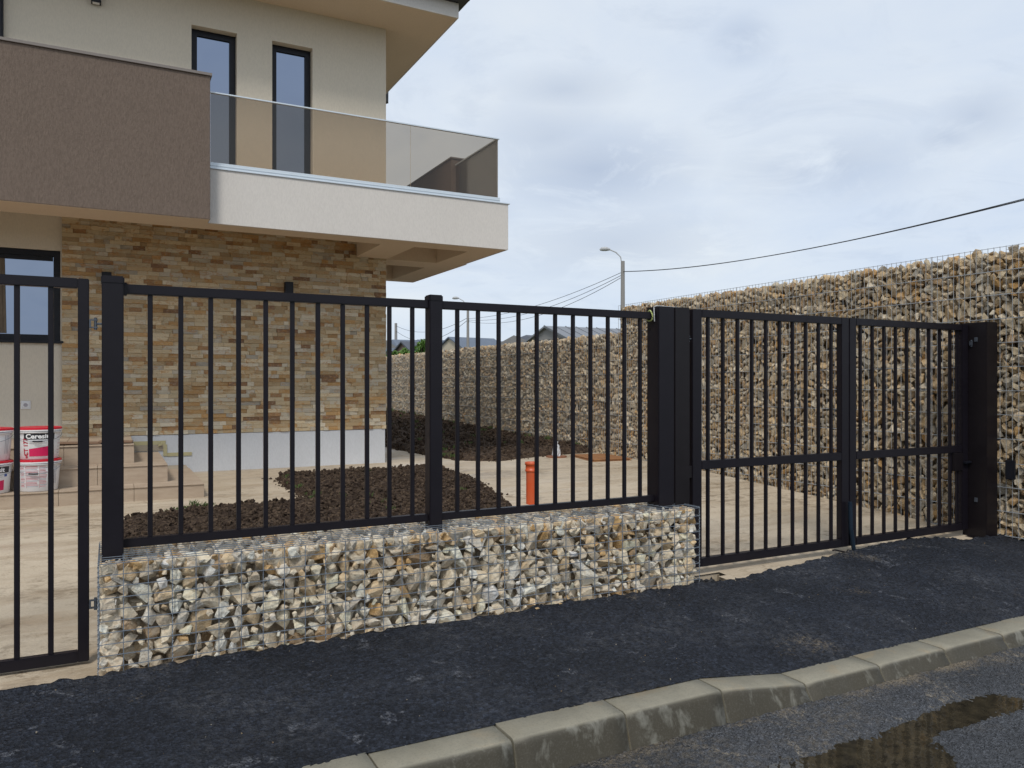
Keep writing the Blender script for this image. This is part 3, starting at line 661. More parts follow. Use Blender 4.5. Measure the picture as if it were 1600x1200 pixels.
# upper wall
UY = 9.95
mb = MB(); wins = [(.866, 1.381, 3.52, 5.57), (1.80, 2.30, 3.52, 5.57)]
wall_holes(mb, HX0, 3.275, 3.50, 6.03, UY, wins, .17); mb.poly([(3.275, UY, 3.5), (3.275, 17, 3.5), (3.275, 17, 6.03), (3.275, UY, 6.03)])
rel(mb, house).build('upper_wall', 'plaster_cream', house)
def window(x0, x1, z0, z1, y, fw, label=None):
    f = MB(); f.box(x0, x1, y, y + .06, z0, z0 + fw).box(x0, x1, y, y + .06, z1 - fw, z1).box(x0, x0 + fw, y, y + .06, z0 + fw, z1 - fw).box(x1 - fw, x1, y, y + .06, z0 + fw, z1 - fw)
    fo = rel(f, house).build('window', 'frame_anthracite', house)
    if label: fo['label'] = label
    p_ = rel(MB().box(x0 + fw * .9, x1 - fw * .9, y + .025, y + .04, z0 + fw * .9, z1 - fw * .9), house).build('pane', 'window_pane', fo)
    return fo
window(.868, 1.379, 3.522, 5.568, UY + .11, .07, 'left tall balcony window with dark frame')
window(1.802, 2.298, 3.522, 5.568, UY + .11, .07, 'right tall balcony window with dark frame')
fw_ = window(-1.948, -.489, 1.767, 2.768, HY + .02, .065, 'wide ground floor window with dark frame')
rel(MB().box(-1.24, -1.17, HY + .015, HY + .07, 1.83, 2.70), house).build('mullion', 'frame_anthracite', fw_)
rel(MB().box(-1.98, -.455, HY - .05, HY + .02, 1.735, 1.763), house).build('sill', 'frame_anthracite', fw_, bevel=.004)
mb = MB(); nseg = 14
for i in range(nseg):
    x0 = -1.165 + i * .012; x1 = x0 + .012; f_ = lambda x: HY + .038 - .006 * math.sin((x + 1.165) * 160)
    mb.poly([(x0, f_(x0), 1.84), (x1, f_(x1), 1.84), (x1 - .02 * math.sin(2.2), f_(x1), 2.68), (x0 - .02 * math.sin(2.2), f_(x0), 2.68)])
rel(mb, house).build('curtain', 'curtain', fw_)
boxo('blind_box', 'frame_anthracite', (-1.165, -.56, HY + .028, HY + .04, 2.655, 2.70), house)
# plinth
mb = MB(); mb.box(.215, HX1 - .003, 9.955, 9.988, .1, .685); rel(mb, house).build('plinth', 'plinth_primer', house)
# cladding
CX0, CX1, CZ0, CZ1 = -.470, 3.275, .69, 3.262
clad = rel(MB().box(CX0, CX1 - .002, 9.965, 9.9885, CZ0, CZ1), house).build('cladding', 'slate_backing', house)
SP = [(.54, .43, .27), (.47, .34, .19), (.46, .28, .12), (.62, .55, .42), (.33, .19, .09), (.54, .48, .38), (.23, .13, .07), (.61, .50, .33), (.42, .38, .31)]
rn = random.Random(12); tiles = []; row = 0; z = CZ0; RH = (CZ1 - CZ0) / 54
while z < CZ1 - 1e-3:
    x = CX0; 
    while x < CX1 - 1e-3:
        l = rn.choice((.07, .09, .12, .14, .17, .20, .25)) * rn.uniform(.85, 1.15)
        if CX1 - (x + l) < .05: l = CX1 - x
        c = np.array(SP[rn.choices(range(9), (5.5, 4.5, 2.0, 3.4, 1.0, 1.6, .6, 4.0, .7))[0]]) * rn.uniform(.80, 1.12)
        tiles.append((x, l, z, rn.uniform(.008, .032), c, row)); x += l
    z += RH; row += 1
def tile_rank(tl):
    x, l, z, t_, c, r_ = tl; px_, py_, d = px_of(x + l / 2, 9.95, z)
    if z > 3.0 or (x + l > 2.85 and z > 2.9): return 0
    return l / d
order = sorted(range(len(tiles)), key=lambda i: -tile_rank(tiles[i])); pk = set(order[:300])
unit = MB().box(-.5, .5, -1, 0, 0, 1)
ume = bpy.data.meshes.new('stone_tile'); ume.from_pydata(unit.v, [], unit.f)
bm = bmesh.new(); bm.from_mesh(ume); bmesh.ops.bevel(bm, geom=[e for e in bm.edges if all(v.co.y < -.5 for v in e.verts)], offset=.03, segments=1, affect='EDGES'); bm.to_mesh(ume); bm.free()
ume.materials.append(MATS['slate_obj']); hl = house.location
Vs, Fs, Ts = [], [], []; bf = np.array([(0, 3, 2, 1), (4, 5, 6, 7), (0, 1, 5, 4), (1, 2, 6, 5), (2, 3, 7, 6), (3, 0, 4, 7)]); off_ = 0
for i, (x, l, z, th, c, r_) in enumerate(tiles):
    g = .0012
    if i in pk:
        o = bpy.data.objects.new('stone_tile', ume); COL.objects.link(o); o.parent = clad
        o.location = (x + l / 2 - hl.x, 9.966 - hl.y, z + g / 2 - hl.z); o.scale = (l - g, th, RH - g); o.color = (*[float(q) for q in c], 1)
        o.rotation_euler = (0, 0, 0)
    else:
        tw = rn.uniform(-.003, .003); x0, x1, y0, y1, z0, z1 = x + g / 2, x + l - g / 2, 9.966 - th, 9.966, z + g / 2, z + RH - g / 2
        Vs.append(np.array([(x0, y0 + tw, z0), (x1, y0 - tw, z0), (x1, y1, z0), (x0, y1, z0), (x0, y0 + tw, z1), (x1, y0 - tw, z1), (x1, y1, z1), (x0, y1, z1)]) - np.array(hl)); Fs.append(bf + off_); off_ += 8; Ts.append(np.tile(c, (8, 1)))
o = link('stone_tiles', mesh_np('stone_tiles', np.concatenate(Vs), np.concatenate(Fs), np.concatenate(Ts), 'slate_attr'), parent=clad); o['kind'] = 'stuff'
# balcony slab and its beams (soffit with coffers)
ZS = 2.952
SLX, SLY0, SLY1 = 4.365, 8.56, 12.05
mb = MB(); mb.box(HX0, SLX, SLY0, SLY1, 3.27, 3.498)
mb.box(HX0, SLX, SLY0, 8.912, ZS, 3.27); mb.box(2.87, 3.29, 8.912, 9.935, ZS, 3.27); mb.box(4.0, SLX, 8.912, SLY1, ZS, 3.27)
mb.box(3.29, 4.0, 9.955, 10.42, ZS, 3.27); mb.box(3.30, 4.0, 11.83, SLY1, ZS, 3.27); mb.box(3.285, 3.45, 10.42, 11.83, ZS, 3.27)
mb.box(HX0, .9, 8.376, SLY0, ZS, 3.3).box(SLX, 4.428, 9.889, SLY1, ZS, ZS + .0035)
rel(mb, house).build('balcony_slab', 'soffit_paint', house)
mb = MB(); mb.box(.905, 4.385, 8.538, 8.559, ZS - .006, 3.512); mb.box(4.366, 4.386, 8.5595, 9.885, ZS - .006, 3.512)
rel(mb, house).build('balcony_front', 'plaster_white', house, bevel=.003, seg=1)
mb = MB(); mb.box(.906, 4.405, 8.525, 8.60, 3.5125, 3.522); mb.box(4.33, 4.405, 8.60, 9.885, 3.5125, 3.522); rel(mb, house).build('coping', 'aluminium', house)
mb = MB(); mb.box(.905, 4.275, 8.546, 8.605, 3.523, 3.583); mb.box(.905, 4.275, 8.541, 8.546, 3.545, 3.56); mb.box(4.235, 4.285, 8.605, 9.885, 3.523, 3.583); rel(mb, house).build('glass_channel', 'aluminium', house, bevel=.003, seg=1)
# brown parapets
mb = MB(); mb.box(HX0, .905, 8.372, 8.56, ZS + .001, 4.405); rel(mb, house).build('parapet', 'plaster_brown', house, bevel=.004, seg=1)
mb = MB(); mb.box(HX0, .922, 8.355, 8.58, 4.4055, 4.432); rel(mb, house).build('parapet_cap', 'cap_metal', house)
mb = MB(); mb.box(4.195, 4.425, 9.888, 12.06, ZS + .004, 4.405); rel(mb, house).build('parapet', 'plaster_brown', house, bevel=.004, seg=1)['label'] = 'brown rendered side parapet seen through the glass'
mb = MB(); mb.box(4.18, 4.44, 9.875, 12.07, 4.4055, 4.425); rel(mb, house).build('parapet_cap', 'cap_metal', house)
# balustrade glass
for a_, b_ in ((.93, 1.9885), (1.9915, 3.1185), (3.1215, 4.25)):
    rel(MB().box(a_, b_, 8.57, 8.582, 3.575, 4.305), house).build('glass_panel', 'bronze_glass', house)
rel(MB().box(4.252, 4.264, 8.584, 9.87, 3.575, 4.305), house).build('glass_panel', 'bronze_glass', house)
mb = MB(); mb.box(.92, 4.275, 8.560, 8.592, 4.306, 4.319); rel(mb, house).build('handrail', 'aluminium', house)
mb = MB(); mb.box(4.24, 4.275, 8.593, 9.87, 4.306, 4.319); rel(mb, house).build('handrail', 'aluminium', house)
# eaves and roof
mb = MB(); mb.box(HX0 - .7, 3.99, 9.22, 12.19, 6.02, 6.20); mb.box(HX0 - .7, 3.0, 12.19, 17.5, 6.02, 6.20); rel(mb, house).build('eave_soffit', 'soffit_paint', house)
mb = MB(); mb.box(HX0 - .7, 4.005, 9.200, 9.219, 6.012, 6.205); mb.box(3.991, 4.006, 9.22, 12.19, 6.012, 6.205); rel(mb, house).build('fascia', 'plaster_white', house, bevel=.003, seg=1)
mb = MB(); ex, ey = 4.10, 9.06
mb.poly([(HX0 - .8, ey, 6.22), (ex, ey, 6.22), (ex - 3.5, ey + 3.5, 8.0), (HX0 - .8, ey + 3.5, 8.0)]); mb.poly([(ex, ey, 6.22), (ex, 12.3, 6.22), (ex - 3.5, 12.3, 8.0), (ex - 3.5, ey + 3.5, 8.0)]); mb.poly([(HX0 - .8, ey, 6.2055), (HX0 - .8, 12.3, 6.2055), (ex, 12.3, 6.2055), (ex, ey, 6.2055)])
rel(mb, house).build('roof', 'roof_metal', house)
mb = MB()
for q in range(9):
    a_ = math.pi * q / 8
prof = [(math.cos(a_) * .065, -math.sin(a_) * .065) for a_ in [math.pi * q / 8 for q in range(9)]]
for k in range(8):
    (a0, b0), (a1, b1) = prof[k], prof[k + 1]
    mb.poly([(HX0 - .8, 9.12 + a0, 6.29 + b0), (4.12, 9.12 + a0, 6.29 + b0), (4.12, 9.12 + a1, 6.29 + b1), (HX0 - .8, 9.12 + a1, 6.29 + b1)])
    mb.poly([(4.08 + a0, 9.06, 6.29 + b0), (4.08 + a0, 12.25, 6.29 + b0), (4.08 + a1, 12.25, 6.29 + b1), (4.08 + a1, 9.06, 6.29 + b1)])
mb.poly([(4.12, 9.12 + p_[0], 6.29 + p_[1]) for p_ in prof]); mb.poly([(4.08 + p_[0], 9.06, 6.29 + p_[1]) for p_ in prof])
rel(mb, house).build('gutter', 'roof_metal', house)
rel(MB().tube([(4.03, 12.25, 6.16), (4.03, 12.25, 5.92), (3.9, 12.25, 5.80)], .045, 10), house).build('downpipe', 'roof_metal', house)
rel(MB().tube([(-1.04, 9.90, 3.5), (-1.04, 9.90, 6.0)], .03, 10), house).build('downpipe', 'frame_anthracite', house)
mb = MB(); mb.box(-.862, -.768, 9.978, 9.989, 1.01, 1.10, 0); mb.box(-.845, -.785, 9.972, 9.978, 1.026, 1.084, 0); mb.lathe([(.022, 0), (.02, .001)], 14, (0, 0, 0), 1)
mb2 = MB().box(-.862, -.768, 9.978, 9.989, 1.01, 1.10).box(-.848, -.782, 9.971, 9.9775, 1.024, 1.086); so = rel(mb2, house).build('wall_socket', 'plastic_white', house, bevel=.003, seg=1)
rel(MB().tube([(-.815, 9.9705, 1.055), (-.815, 9.975, 1.055)], .021, 16), house).build('socket_face', 'print_grey', so)
# yellow insulation edges at the unfinished plinth
for b in ((.215, .585, 9.944, 9.954, .575, .62), (.56, .60, 9.944, 9.954, .44, .5745), (.602, .87, 9.944, 9.954, .435, .475), (.215, .56, 9.9445, 9.954, .505, .574)):
    boxo('insulation_edge', 'yellow_foam' if b[5] - b[4] < .06 or b[1] - b[0] < .1 else 'mortar', b, house)
mb = MB(); rn = random.Random(8)
V_, F_ = VARC[2]; mb.v = [(.52 + p[0] * .03, 9.925 + p[1] * .02, .575 + p[2] * .03) for p in V_]; mb.f = [tuple(int(q) for q in f) for f in F_]; mb.mi = [0] * len(mb.f)
rel(mb, house).build('foam_lump', 'yellow_foam', house)

# wall lamps
def wall_lamp(x, y, z0, z1, label):
    e = empty('wall_lamp', (x, y, z0), label, 'wall lamp', 'black box wall lamps on the villa')
    MB().box(-.05, .05, -.09, 0, 0, z1 - z0).build('lamp_body', 'frame_anthracite', e, bevel=.004, seg=1)
    MB().box(-.035, .035, -.075, -.02, -.004, .0).build('lamp_lens', 'plastic_white', e)
wall_lamp(1.99, 9.938, 2.40, 2.56, 'black wall lamp on the stone cladding, above the fence between middle and left posts')
wall_lamp(-.03, 9.938, 2.38, 2.55, 'black wall lamp on the stone cladding, half hidden behind the left fence post')
wall_lamp(-.135, 9.949, 5.575, 5.80, 'black wall lamp on the upper cream wall, above the brown parapet')

# entrance steps
steps = empty('entrance_steps', (-1, 9, .2), 'three beige tiled entrance steps left of the white plinth', 'steps')
def step(x1, yf, z0, z1, name='step', label=None):
    yb = 9.94; s_ = rel(MB().box(-6.5, x1 - .012, yf + .012, yb, z0 - .02, z1 - .012), steps).build(name, 'mortar', steps)
    if label: s_['label'] = label
    x = x1; i = 0
    while x > -3.2:
        l = .60 if i else .6; a_ = max(x - l, -6.4)
        rel(MB().box(a_ + .0015, x - .0015, yf, yf + .011, z0 - .015, z1 - .0115), steps).build('tile', 'step_tile', s_, bevel=.0015, seg=1)
        y = yf - .012
        k = 0
        while y < yb - .05 and k < 3:
            y2 = min(y + (.30 if k == 0 else .6), yb)
            rel(MB().box(a_ + .0015, x - .0015, y + .0015, y2 - .0015, z1 - .011, z1), steps).build('tile', 'step_tile', s_, bevel=.0015, seg=1); y = y2; k += 1
        x = a_; i += 1
    rel(MB().box(x1 - .0115, x1 - .0005, yf + .0015, yb, z0 - .02, z1 - .0115), steps).build('tile', 'step_tile', s_)
step(.80, 7.90, .19, .34, label='lowest step'); step(.50, 8.19, .342, .51, label='middle step'); step(.215, 8.48, .512, .695, 'landing')
mb = MB(); bd = empty('cardboard_sheets', (-.1, 8.62, .70), 'thin brown cardboard and tile sheets lying on the top of the entrance steps', 'cardboard')
for (a_, b_, c_, d_, zz_, rz) in ((-.36, .02, -.05, .22, .000, .05), (.0, .30, -.04, .2, .012, -.08)):
    q = MB().box(a_, b_, c_, d_, zz_, zz_ + .008).build('sheet', 'cardboard', bd); q.rotation_euler = (0, .03, rz)

# ---------------------------------------------------------------- buckets
def text_mesh(txt, size, bold=0.0):
    cu = bpy.data.curves.new('lettering', 'FONT'); cu.body = txt; cu.size = size; cu.offset = bold; cu.align_x = 'CENTER'; cu.align_y = 'CENTER'; cu.resolution_u = 3
    ob = bpy.data.objects.new('lettering', cu); COL.objects.link(ob); dg = bpy.context.evaluated_depsgraph_get()
    me = bpy.data.meshes.new_from_object(ob.evaluated_get(dg)); bpy.data.objects.remove(ob); return me
BH = .285
def brad(z): return .142 + (.160 - .142) * z / BH
def wrap(me, z0, a0, off=.0022, rot=False, flip=1):
    for v in me.vertices:
        x, y = v.co.x, v.co.y
        if rot: x, y = -y, x
        z = z0 + y; a = a0 + x / .155; r = brad(z) + off; v.co = (r * math.sin(a), -r * math.cos(a), z)
def patch(a0, a1, z0, z1, mat, parent, name, off=.0012, slant=0.0):
    mb = MB(); n = max(2, int((a1 - a0) / .12)); g = []
    for i in range(n + 1):
        a = a0 + (a1 - a0) * i / n
        for z in (z0, z1 + slant * i / n):
            r = brad(z) + off; mb.v.append((r * math.sin(a), -r * math.cos(a), z))
    for i in range(n): mb.f.append((2 * i, 2 * i + 2, 2 * i + 3, 2 * i + 1)); mb.mi.append(0)
    return mb.build(name, mat, parent)
def bucket(loc, rz, label, front):
    e = empty('paint_bucket', loc, label, 'bucket', 'stacked white buckets with red lids on the lowest step', rz)
    MB().lathe([(.001, 0), (.136, 0), (.142, .006), (brad(.2), .2), (brad(.235), .235), (.166, .237), (.166, .243), (brad(.25), .245), (.160, .272)], 40).build('body', 'plastic_white', e, smooth=False)
    for p_ in e.children[0].data.polygons: p_.use_smooth = True
    MB().lathe([(.163, .262), (.169, .262), (.169, .276), (.160, .281), (.150, .277), (.001, .277)], 40).build('lid', 'plastic_red', e)
    MB().lathe([(.1665, .250), (.1695, .250), (.1695, .2615), (.1665, .2615)], 40).build('rim', 'plastic_white', e)
    hd = MB().tube([(.166 * math.sin(a), -.168 * math.cos(a), .235 - .075 * math.cos(a * .95)) for a in np.linspace(-1.5, 1.5, 15)], .002, 5).build('handle', 'zinc', e)
    MB().tube([(.171 * math.sin(a), -.173 * math.cos(a), .235 - .075 * math.cos(a * .95)) for a in np.linspace(-.28, .12, 5)], .007, 8).build('grip', 'print_black', hd)
    e.scale = (1.08, 1.08, 1.0)
    if front:
        patch(-.75, .75, .178, .230, 'print_black', e, 'label_band'); patch(-.50, .44, .030, .095, 'print_magenta', e, 'label_panel', slant=.022)
        for txt, sz, z, a, bold, rot, mt in (('Ceresit', .056, .204, -.10, .0018, False, 'print_white'), ('CT 177', .050, .11, -.66, .0016, True, 'print_red'), ('BIO', .026, .034, -.64, .001, True, 'print_red')):
            me = text_mesh(txt, sz, bold); wrap(me, z, a, rot=rot); me.materials.append(MATS[mt]); link('lettering', me, parent=e)
        patch(.45, .62, .145, .170, 'print_blue', e, 'label_badge')
        for k in range(3): patch(-.45, .35 - .12 * (k % 2), .165 - .011 * k, .168 - .011 * k, 'print_grey', e, 'print_line')
        for k in range(6): patch(1.0, 1.25, .05 + .028 * k, .053 + .028 * k, 'print_red' if k % 2 else 'print_grey', e, 'print_line')
    else:
        rr = random.Random(rz * 10)
        for cidx, (a0, a1) in enumerate(((-.80, -.5), (-.46, .16), (.2, .55))):
            for k in range(15): patch(a0, a1 - rr.uniform(0, .1), .045 + .0125 * k, .0495 + .0125 * k, ('print_pink', 'print_grey', 'print_pink', 'print_red')[(k * 3 + cidx) % 4], e, 'print_line')
        patch(-.48, -.47, .035, .225, 'print_red', e, 'print_line'); patch(.175, .185, .035, .225, 'print_red', e, 'print_line')
        for k in range(3): patch(.85 + .1 * k, .88 + .1 * k, .06, .22, 'print_grey', e, 'print_line')
BXY = (-.565, 8.085)
fa = math.atan2(-BXY[0], BXY[1])         # turn so that the label looks back to the street
bucket((BXY[0], BXY[1], .341), -.05 , 'white bucket with red lid showing small print, bottom of the right stack', False)
bucket((BXY[0] + .004, BXY[1], .341 + .281), .10, 'white bucket with black band and magenta label, top of the right stack', True)
bucket((BXY[0] - .366, BXY[1] - .03, .341), .42, 'white bucket with black band and magenta label, bottom of the left stack', True)
bucket((BXY[0] - .364, BXY[1] - .03, .341 + .281), .05, 'white bucket with red lid showing small print, top of the left stack', False)

# ---------------------------------------------------------------- fence, gates
FY = 4.05
fence = empty('fence', (1.6, FY, .5), 'black steel bar fence of two panels standing on the stone filled plinth', 'fence')
def post(x0, x1, y0, y1, z0, z1, parent, cap=True, name='post', mat='steel_black'):
    o = boxo(name, mat, (x0, x1, y0, y1, z0, z1), parent, bevel=.004)
    if cap:
        w_ = (x1 - x0) / 2 + .003; dd = (y1 - y0) / 2 + .003
        c = MB().box(-w_, w_, -dd, dd, z1 - z0 - .032, z1 - z0 + .006).build('cap', mat, o, bevel=.006)
    return o
post(-.032, .058, 3.985, 4.075, .30, 1.775, fence)
post(1.572, 1.648, 4.01, 4.086, .30, 1.775, fence)
post(3.135, 3.262, 3.985, 4.11, .30, 1.787, fence, cap=False)
for (a_, b_) in ((.058, 1.572), (1.648, 3.135)):
    boxo('rail', 'steel_black', (a_, b_, FY - .02, FY + .02, 1.706, 1.751), fence, .003)
    boxo('rail', 'steel_black', (a_, b_, FY - .02, FY + .02, .522, .562), fence, .003)
boxo('rail_bracket', 'steel_black', (.058, .072, FY - .026, FY + .026, 1.698, 1.757), fence, .002)
boxo('rail_bracket', 'steel_black', (3.12, 3.135, FY - .026, FY + .026, 1.698, 1.757), fence, .002)
for x in [.171, .305, .440, .570, .701, .833, .964, 1.095, 1.227, 1.352, 1.484] + [1.754, 1.884, 2.017, 2.148, 2.272, 2.400, 2.527, 2.655, 2.785, 2.912, 3.035]:
    boxo('bar', 'steel_black', (x - .011, x + .011, FY - .009, FY + .011, .562, 1.706), fence, .002)
gp = empty('gate_post', (3.33, 4.05, .3), 'black square gate post standing against the right end of the fence', 'gate post', 'gate posts')
post(3.267, 3.392, 3.985, 4.11, .30, 1.787, gp, cap=False, mat='steel_brownblack')
gp2 = empty('gate_post', (6.49, 3.96, 0), 'wide dark gate post against the tall stone wall beside the right gate leaf', 'gate post', 'gate posts')
post(6.425, 6.575, 3.865, 4.07, -.03, 1.80, gp2, cap=False, mat='steel_brownblack')
for z in (1.64, .30):
    boxo('hinge_plate', 'hinge_steel', (6.418, 6.425, 3.94, 3.965, z, z + .035), gp2)
boxo('base_plate', 'steel_brownblack', (6.38, 6.62, 3.80, 4.11, -.028, .006), gp2)
tie = MB().tube([(3.128, FY - .03, 1.69), (3.123, FY - .034, 1.73), (3.126, FY - .028, 1.765), (3.14, FY - .01, 1.785), (3.17, FY, 1.795), (3.25, FY, 1.793), (3.39, FY + .01, 1.792)], .004, 6).build('cable', ['cable_black'])
tie.data.materials.clear(); tie.data.materials.append(MATS['lamp_grey']); tag(tie, 'thin pale cable lying over the top of the double gate post', 'cable')
tg = MB().tube([(3.112 + .004 * math.sin(a * 2), FY + .03 * math.cos(a), 1.728 + .034 * math.sin(a)) for a in np.linspace(0, 6.28, 14)], .005, 6).build('tie', 'tie_green'); tag(tg, 'yellow green tie wrapped round the right end of the top rail', 'tie')

def gate_leaf(x0, x1, bars, label, z0=.060, z1=1.785, stile=(.08, .08), mid=True, bevel=.003, y=4.04, rail=.052, sd_=.05):
    g = empty('gate_leaf' if mid else 'garden_gate', ((x0 + x1) / 2, y, z0), label, 'gate', 'driveway gate leaves' if mid else None); d0, d1 = y - sd_ / 2, y + sd_ / 2
    boxo('stile', 'steel_black', (x0, x0 + stile[0], d0, d1, z0, z1), g, bevel); boxo('stile', 'steel_black', (x1 - stile[1], x1, d0, d1, z0, z1), g, bevel)
    a_, b_ = x0 + stile[0], x1 - stile[1]
    boxo('rail', 'steel_black', (a_, b_, d0, d1, z1 - rail, z1), g, bevel); boxo('rail', 'steel_black', (a_, b_, d0, d1, z0, z0 + rail + .004), g, bevel)
    if mid: boxo('rail', 'steel_black', (a_, b_, d0, d1, .712, .770), g, bevel)
    for x in bars:
        if mid:
            boxo('bar', 'steel_black', (x - .011, x + .011, y - .01, y + .011, z0 + rail + .004, .712), g, .002); boxo('bar', 'steel_black', (x - .011, x + .011, y - .01, y + .011, .770, z1 - rail), g, .002)
        else: boxo('bar', 'steel_black', (x - .011, x + .011, y - .01, y + .011, z0 + rail + .004, z1 - rail), g, .002)
    return g
g1 = gate_leaf(3.44, 4.955, [3.593, 3.726, 3.859, 3.993, 4.126, 4.258, 4.389, 4.522, 4.655, 4.789], 'left leaf of the black driveway gate, next to the stone plinth')
g2 = gate_leaf(4.962, 6.415, [5.110, 5.247, 5.383, 5.520, 5.656, 5.794, 5.932, 6.070, 6.208, 6.30], 'right leaf of the black driveway gate, next to the tall stone wall', stile=(.075, .075))
lg = gate_leaf(-1.14, -.083, [-1.015, -.885, -.755, -.624, -.494, -.363, -.234], 'black garden gate with vertical bars left of the fence, in front of the buckets', z0=.022, z1=1.765, stile=(.045, .045), mid=False, y=4.045, rail=.045, sd_=.042)
def hinge(x, y, z, parent, w_=.05):
    off = Vector(parent.location)
    m_ = MB().box(-w_ / 2, -w_ / 2 + .007, -.012, .012, -.012, .024).box(-w_ / 2, w_ / 2 - .015, -.008, .008, -.014, -.008).box(-w_ / 2, w_ / 2 - .015, -.008, .008, .020, .026).tube([(0, 0, -.022), (0, 0, .034)], .007, 8).tube([(0, 0, .006), (w_ / 2 + .004, 0, .006)], .0055, 6)
    o = m_.build('hinge', 'hinge_steel', parent); o.location = Vector((x, y, z)) - off
hinge(-.057, 4.03, 1.555, lg); hinge(-.057, 4.02, .275, lg); hinge(3.416, 4.03, 1.58, g1, .045); hinge(3.416, 4.03, .30, g1, .045); hinge(6.42, 3.99, 1.62, g2, .02)
boxo('latch_box', 'steel_brownblack', (3.398, 3.44, 4.02, 4.06, .66, .74), g1, .002)
boxo('lock_case', 'steel_brownblack', (6.22, 6.34, 4.01, 4.055, .56, .711), g2, .004)
boxo('lock_handle', 'frame_anthracite', (6.335, 6.42, 3.985, 4.01, .62, .64), g2, .003)
o = MB().tube([(4.93, 3.985, .40), (4.935, 3.982, .2), (4.96, 3.978, .045), (4.962, 3.977, .0)], .016, 10).build('drop_bolt', 'bolt_blue'); 
o.parent = g1; o.location = -Vector(g1.location)
o = MB().tube([(4.74, 3.985, .055), (4.76, 3.98, .058), (4.90, 3.972, .022), (4.99, 3.972, .018), (5.05, 3.972, .034)], .006, 6).build('bolt_bar', 'steel_brownblack'); o.parent = g1; o.location = -Vector(g1.location)
pc = boxo('sensor_box', 'frame_anthracite', (6.545, 6.583, 3.72, 3.79, .50, .66), None, .006); tag(pc, 'small black box fixed to the wire of the tall wall beside the gate post', 'sensor box')

# ---------------------------------------------------------------- small things in the yard
p = empty('drain_pipe', (3.57, 6.47, .12), 'upright orange plastic pipe with socket end beside the near soil bed', 'pipe')
MB().lathe([(.05, 0), (.05, .345)], 28).build('pipe', 'pipe_orange', p, smooth=True)
o = MB().lathe([(.05, .325), (.059, .335), (.059, .35), (.055, .352), (.055, .392), (.062, .396), (.062, .418), (.056, .422), (.050, .42), (.048, .3)], 28).build('socket', 'pipe_orange', p)
for q in o.data.polygons: q.use_smooth = True
o = MB().lathe([(.001, .30), (.05, .30)], 28).build('plug', 'clay_brown', p)
bag = empty('wrapped_pipe', (5.72, 9.62, .235), 'white plastic bag tied over a brown pipe end by the far soil strip', 'bag')
mb = MB(); rn = random.Random(3)
pr = [(.055, 0), (.062, .03), (.058, .08), (.05, .12), (.045, .16), (.02, .19), (.026, .215), (.012, .225), (.001, .226)]
mb.lathe(pr, 18); mb.v = [(x * (1 + rn.uniform(-.14, .14)), y * (1 + rn.uniform(-.14, .14)), z) for x, y, z in mb.v]; mb.build('bag', 'bag_plastic', bag)
MB().lathe([(.001, .012), (.15, .012), (.15, -.01)], 22).build('cover', 'clay_brown', bag)
rb = empty('board_stack', (6.15, 9.2, .225), 'two rusty brown boards lying on the concrete by the tall wall', 'boards')
for dz, dx in ((0, 0), (.018, .03)):
    m_ = MB(); c4 = [(5.83 + dx, 8.85), (6.42 + dx, 8.78), (6.52, 9.60 - dx), (5.98 + dx, 9.68)]
    m_.poly([(x, y, .235 + dz) for x, y in c4]); m_.poly([(x, y, .222 + dz) for x, y in c4][::-1])
    for k in range(4): (ax, ay), (bx, by) = c4[k], c4[(k + 1) % 4]; m_.poly([(ax, ay, .222 + dz), (bx, by, .222 + dz), (bx, by, .235 + dz), (ax, ay, .235 + dz)])
    rel(m_, rb).build('board', 'rust_board', rb)
# broken slab edge, dark lumps and pebbles by the gabion corner
it = []; rn = random.Random(14)
for k in range(60):
    r = rn.uniform(.008, .03); x = rn.uniform(3.36, 3.56); y = rn.uniform(3.80, 4.02); it.append((rn.randrange(10), rot3(rn) * r, np.array((x, y, -.03 + r * .3)), (1, 1, 1)))
for k in range(130):
    r = rn.uniform(.004, .012); x = rn.uniform(-1.2, 6.3)
    if -0.1 < x < 3.36: continue
    y = float(asph_edge(np.array([x]))[0]) + rn.uniform(-.02, .05); it.append((rn.randrange(10), rot3(rn) * r, np.array((x, y, .008)), (1, 1, 1)))
V, F, T = stamp(VARC, it); tag(link('asphalt_crumbs', mesh_np('asphalt_crumbs', V, F, mat='asphalt_clump')), 'loose black asphalt crumbs along the ragged pavement edge', 'asphalt crumbs', kind='stuff')
mb = MB().box(3.34, 6.62, 4.03, 4.06, -.08, -.005).poly([(3.575, 3.79, -.06), (3.64, 4.0, -.06), (3.64, 4.0, .0), (3.575, 3.79, .0)]); tag(mb.build('slab_edge', 'yard_concrete'), kind='structure')
it = []
for k in range(150):
    x = rn.uniform(-1.4, 6.6); y = rn.uniform(2.80, 3.84); r = rn.choice((.002, .002, .003, .003, .0045)) 
    it.append((rn.randrange(10), rot3(rn) * r, np.array((x, y, float(walk_z(np.array([x]), np.array([y]))[0]) + r * .5)), stone_color(rn, (1, 1, 1, 1, 1, 1, 1, 1), .45)))
V, F, T = stamp(VARC, it); tag(link('grit', mesh_np('grit', V, F, T, 'stone_attr')), 'tiny stone chips scattered on the new asphalt pavement', 'grit', kind='stuff')
for (x, y, r, lb) in ((2.13, 3.79, .016, 'ochre pebble on the asphalt, leftmost of the three below the stone plinth'), (2.29, 3.805, .013, 'middle ochre pebble of the three below the stone plinth'), (2.36, 3.83, .012, 'ochre pebble nearest the plinth, rightmost of the three')):
    V, F = VARC[3]; o = link('pebble', mesh_np('pebble', V * np.array([r, r * .8, r * .6]), F, np.tile((.5, .36, .2), (len(V), 1)), 'stone_attr')); o.location = (x, y, float(walk_z(np.array([x]), np.array([y]))[0]) + r * .45); tag(o, lb, 'pebble', 'ochre pebbles')

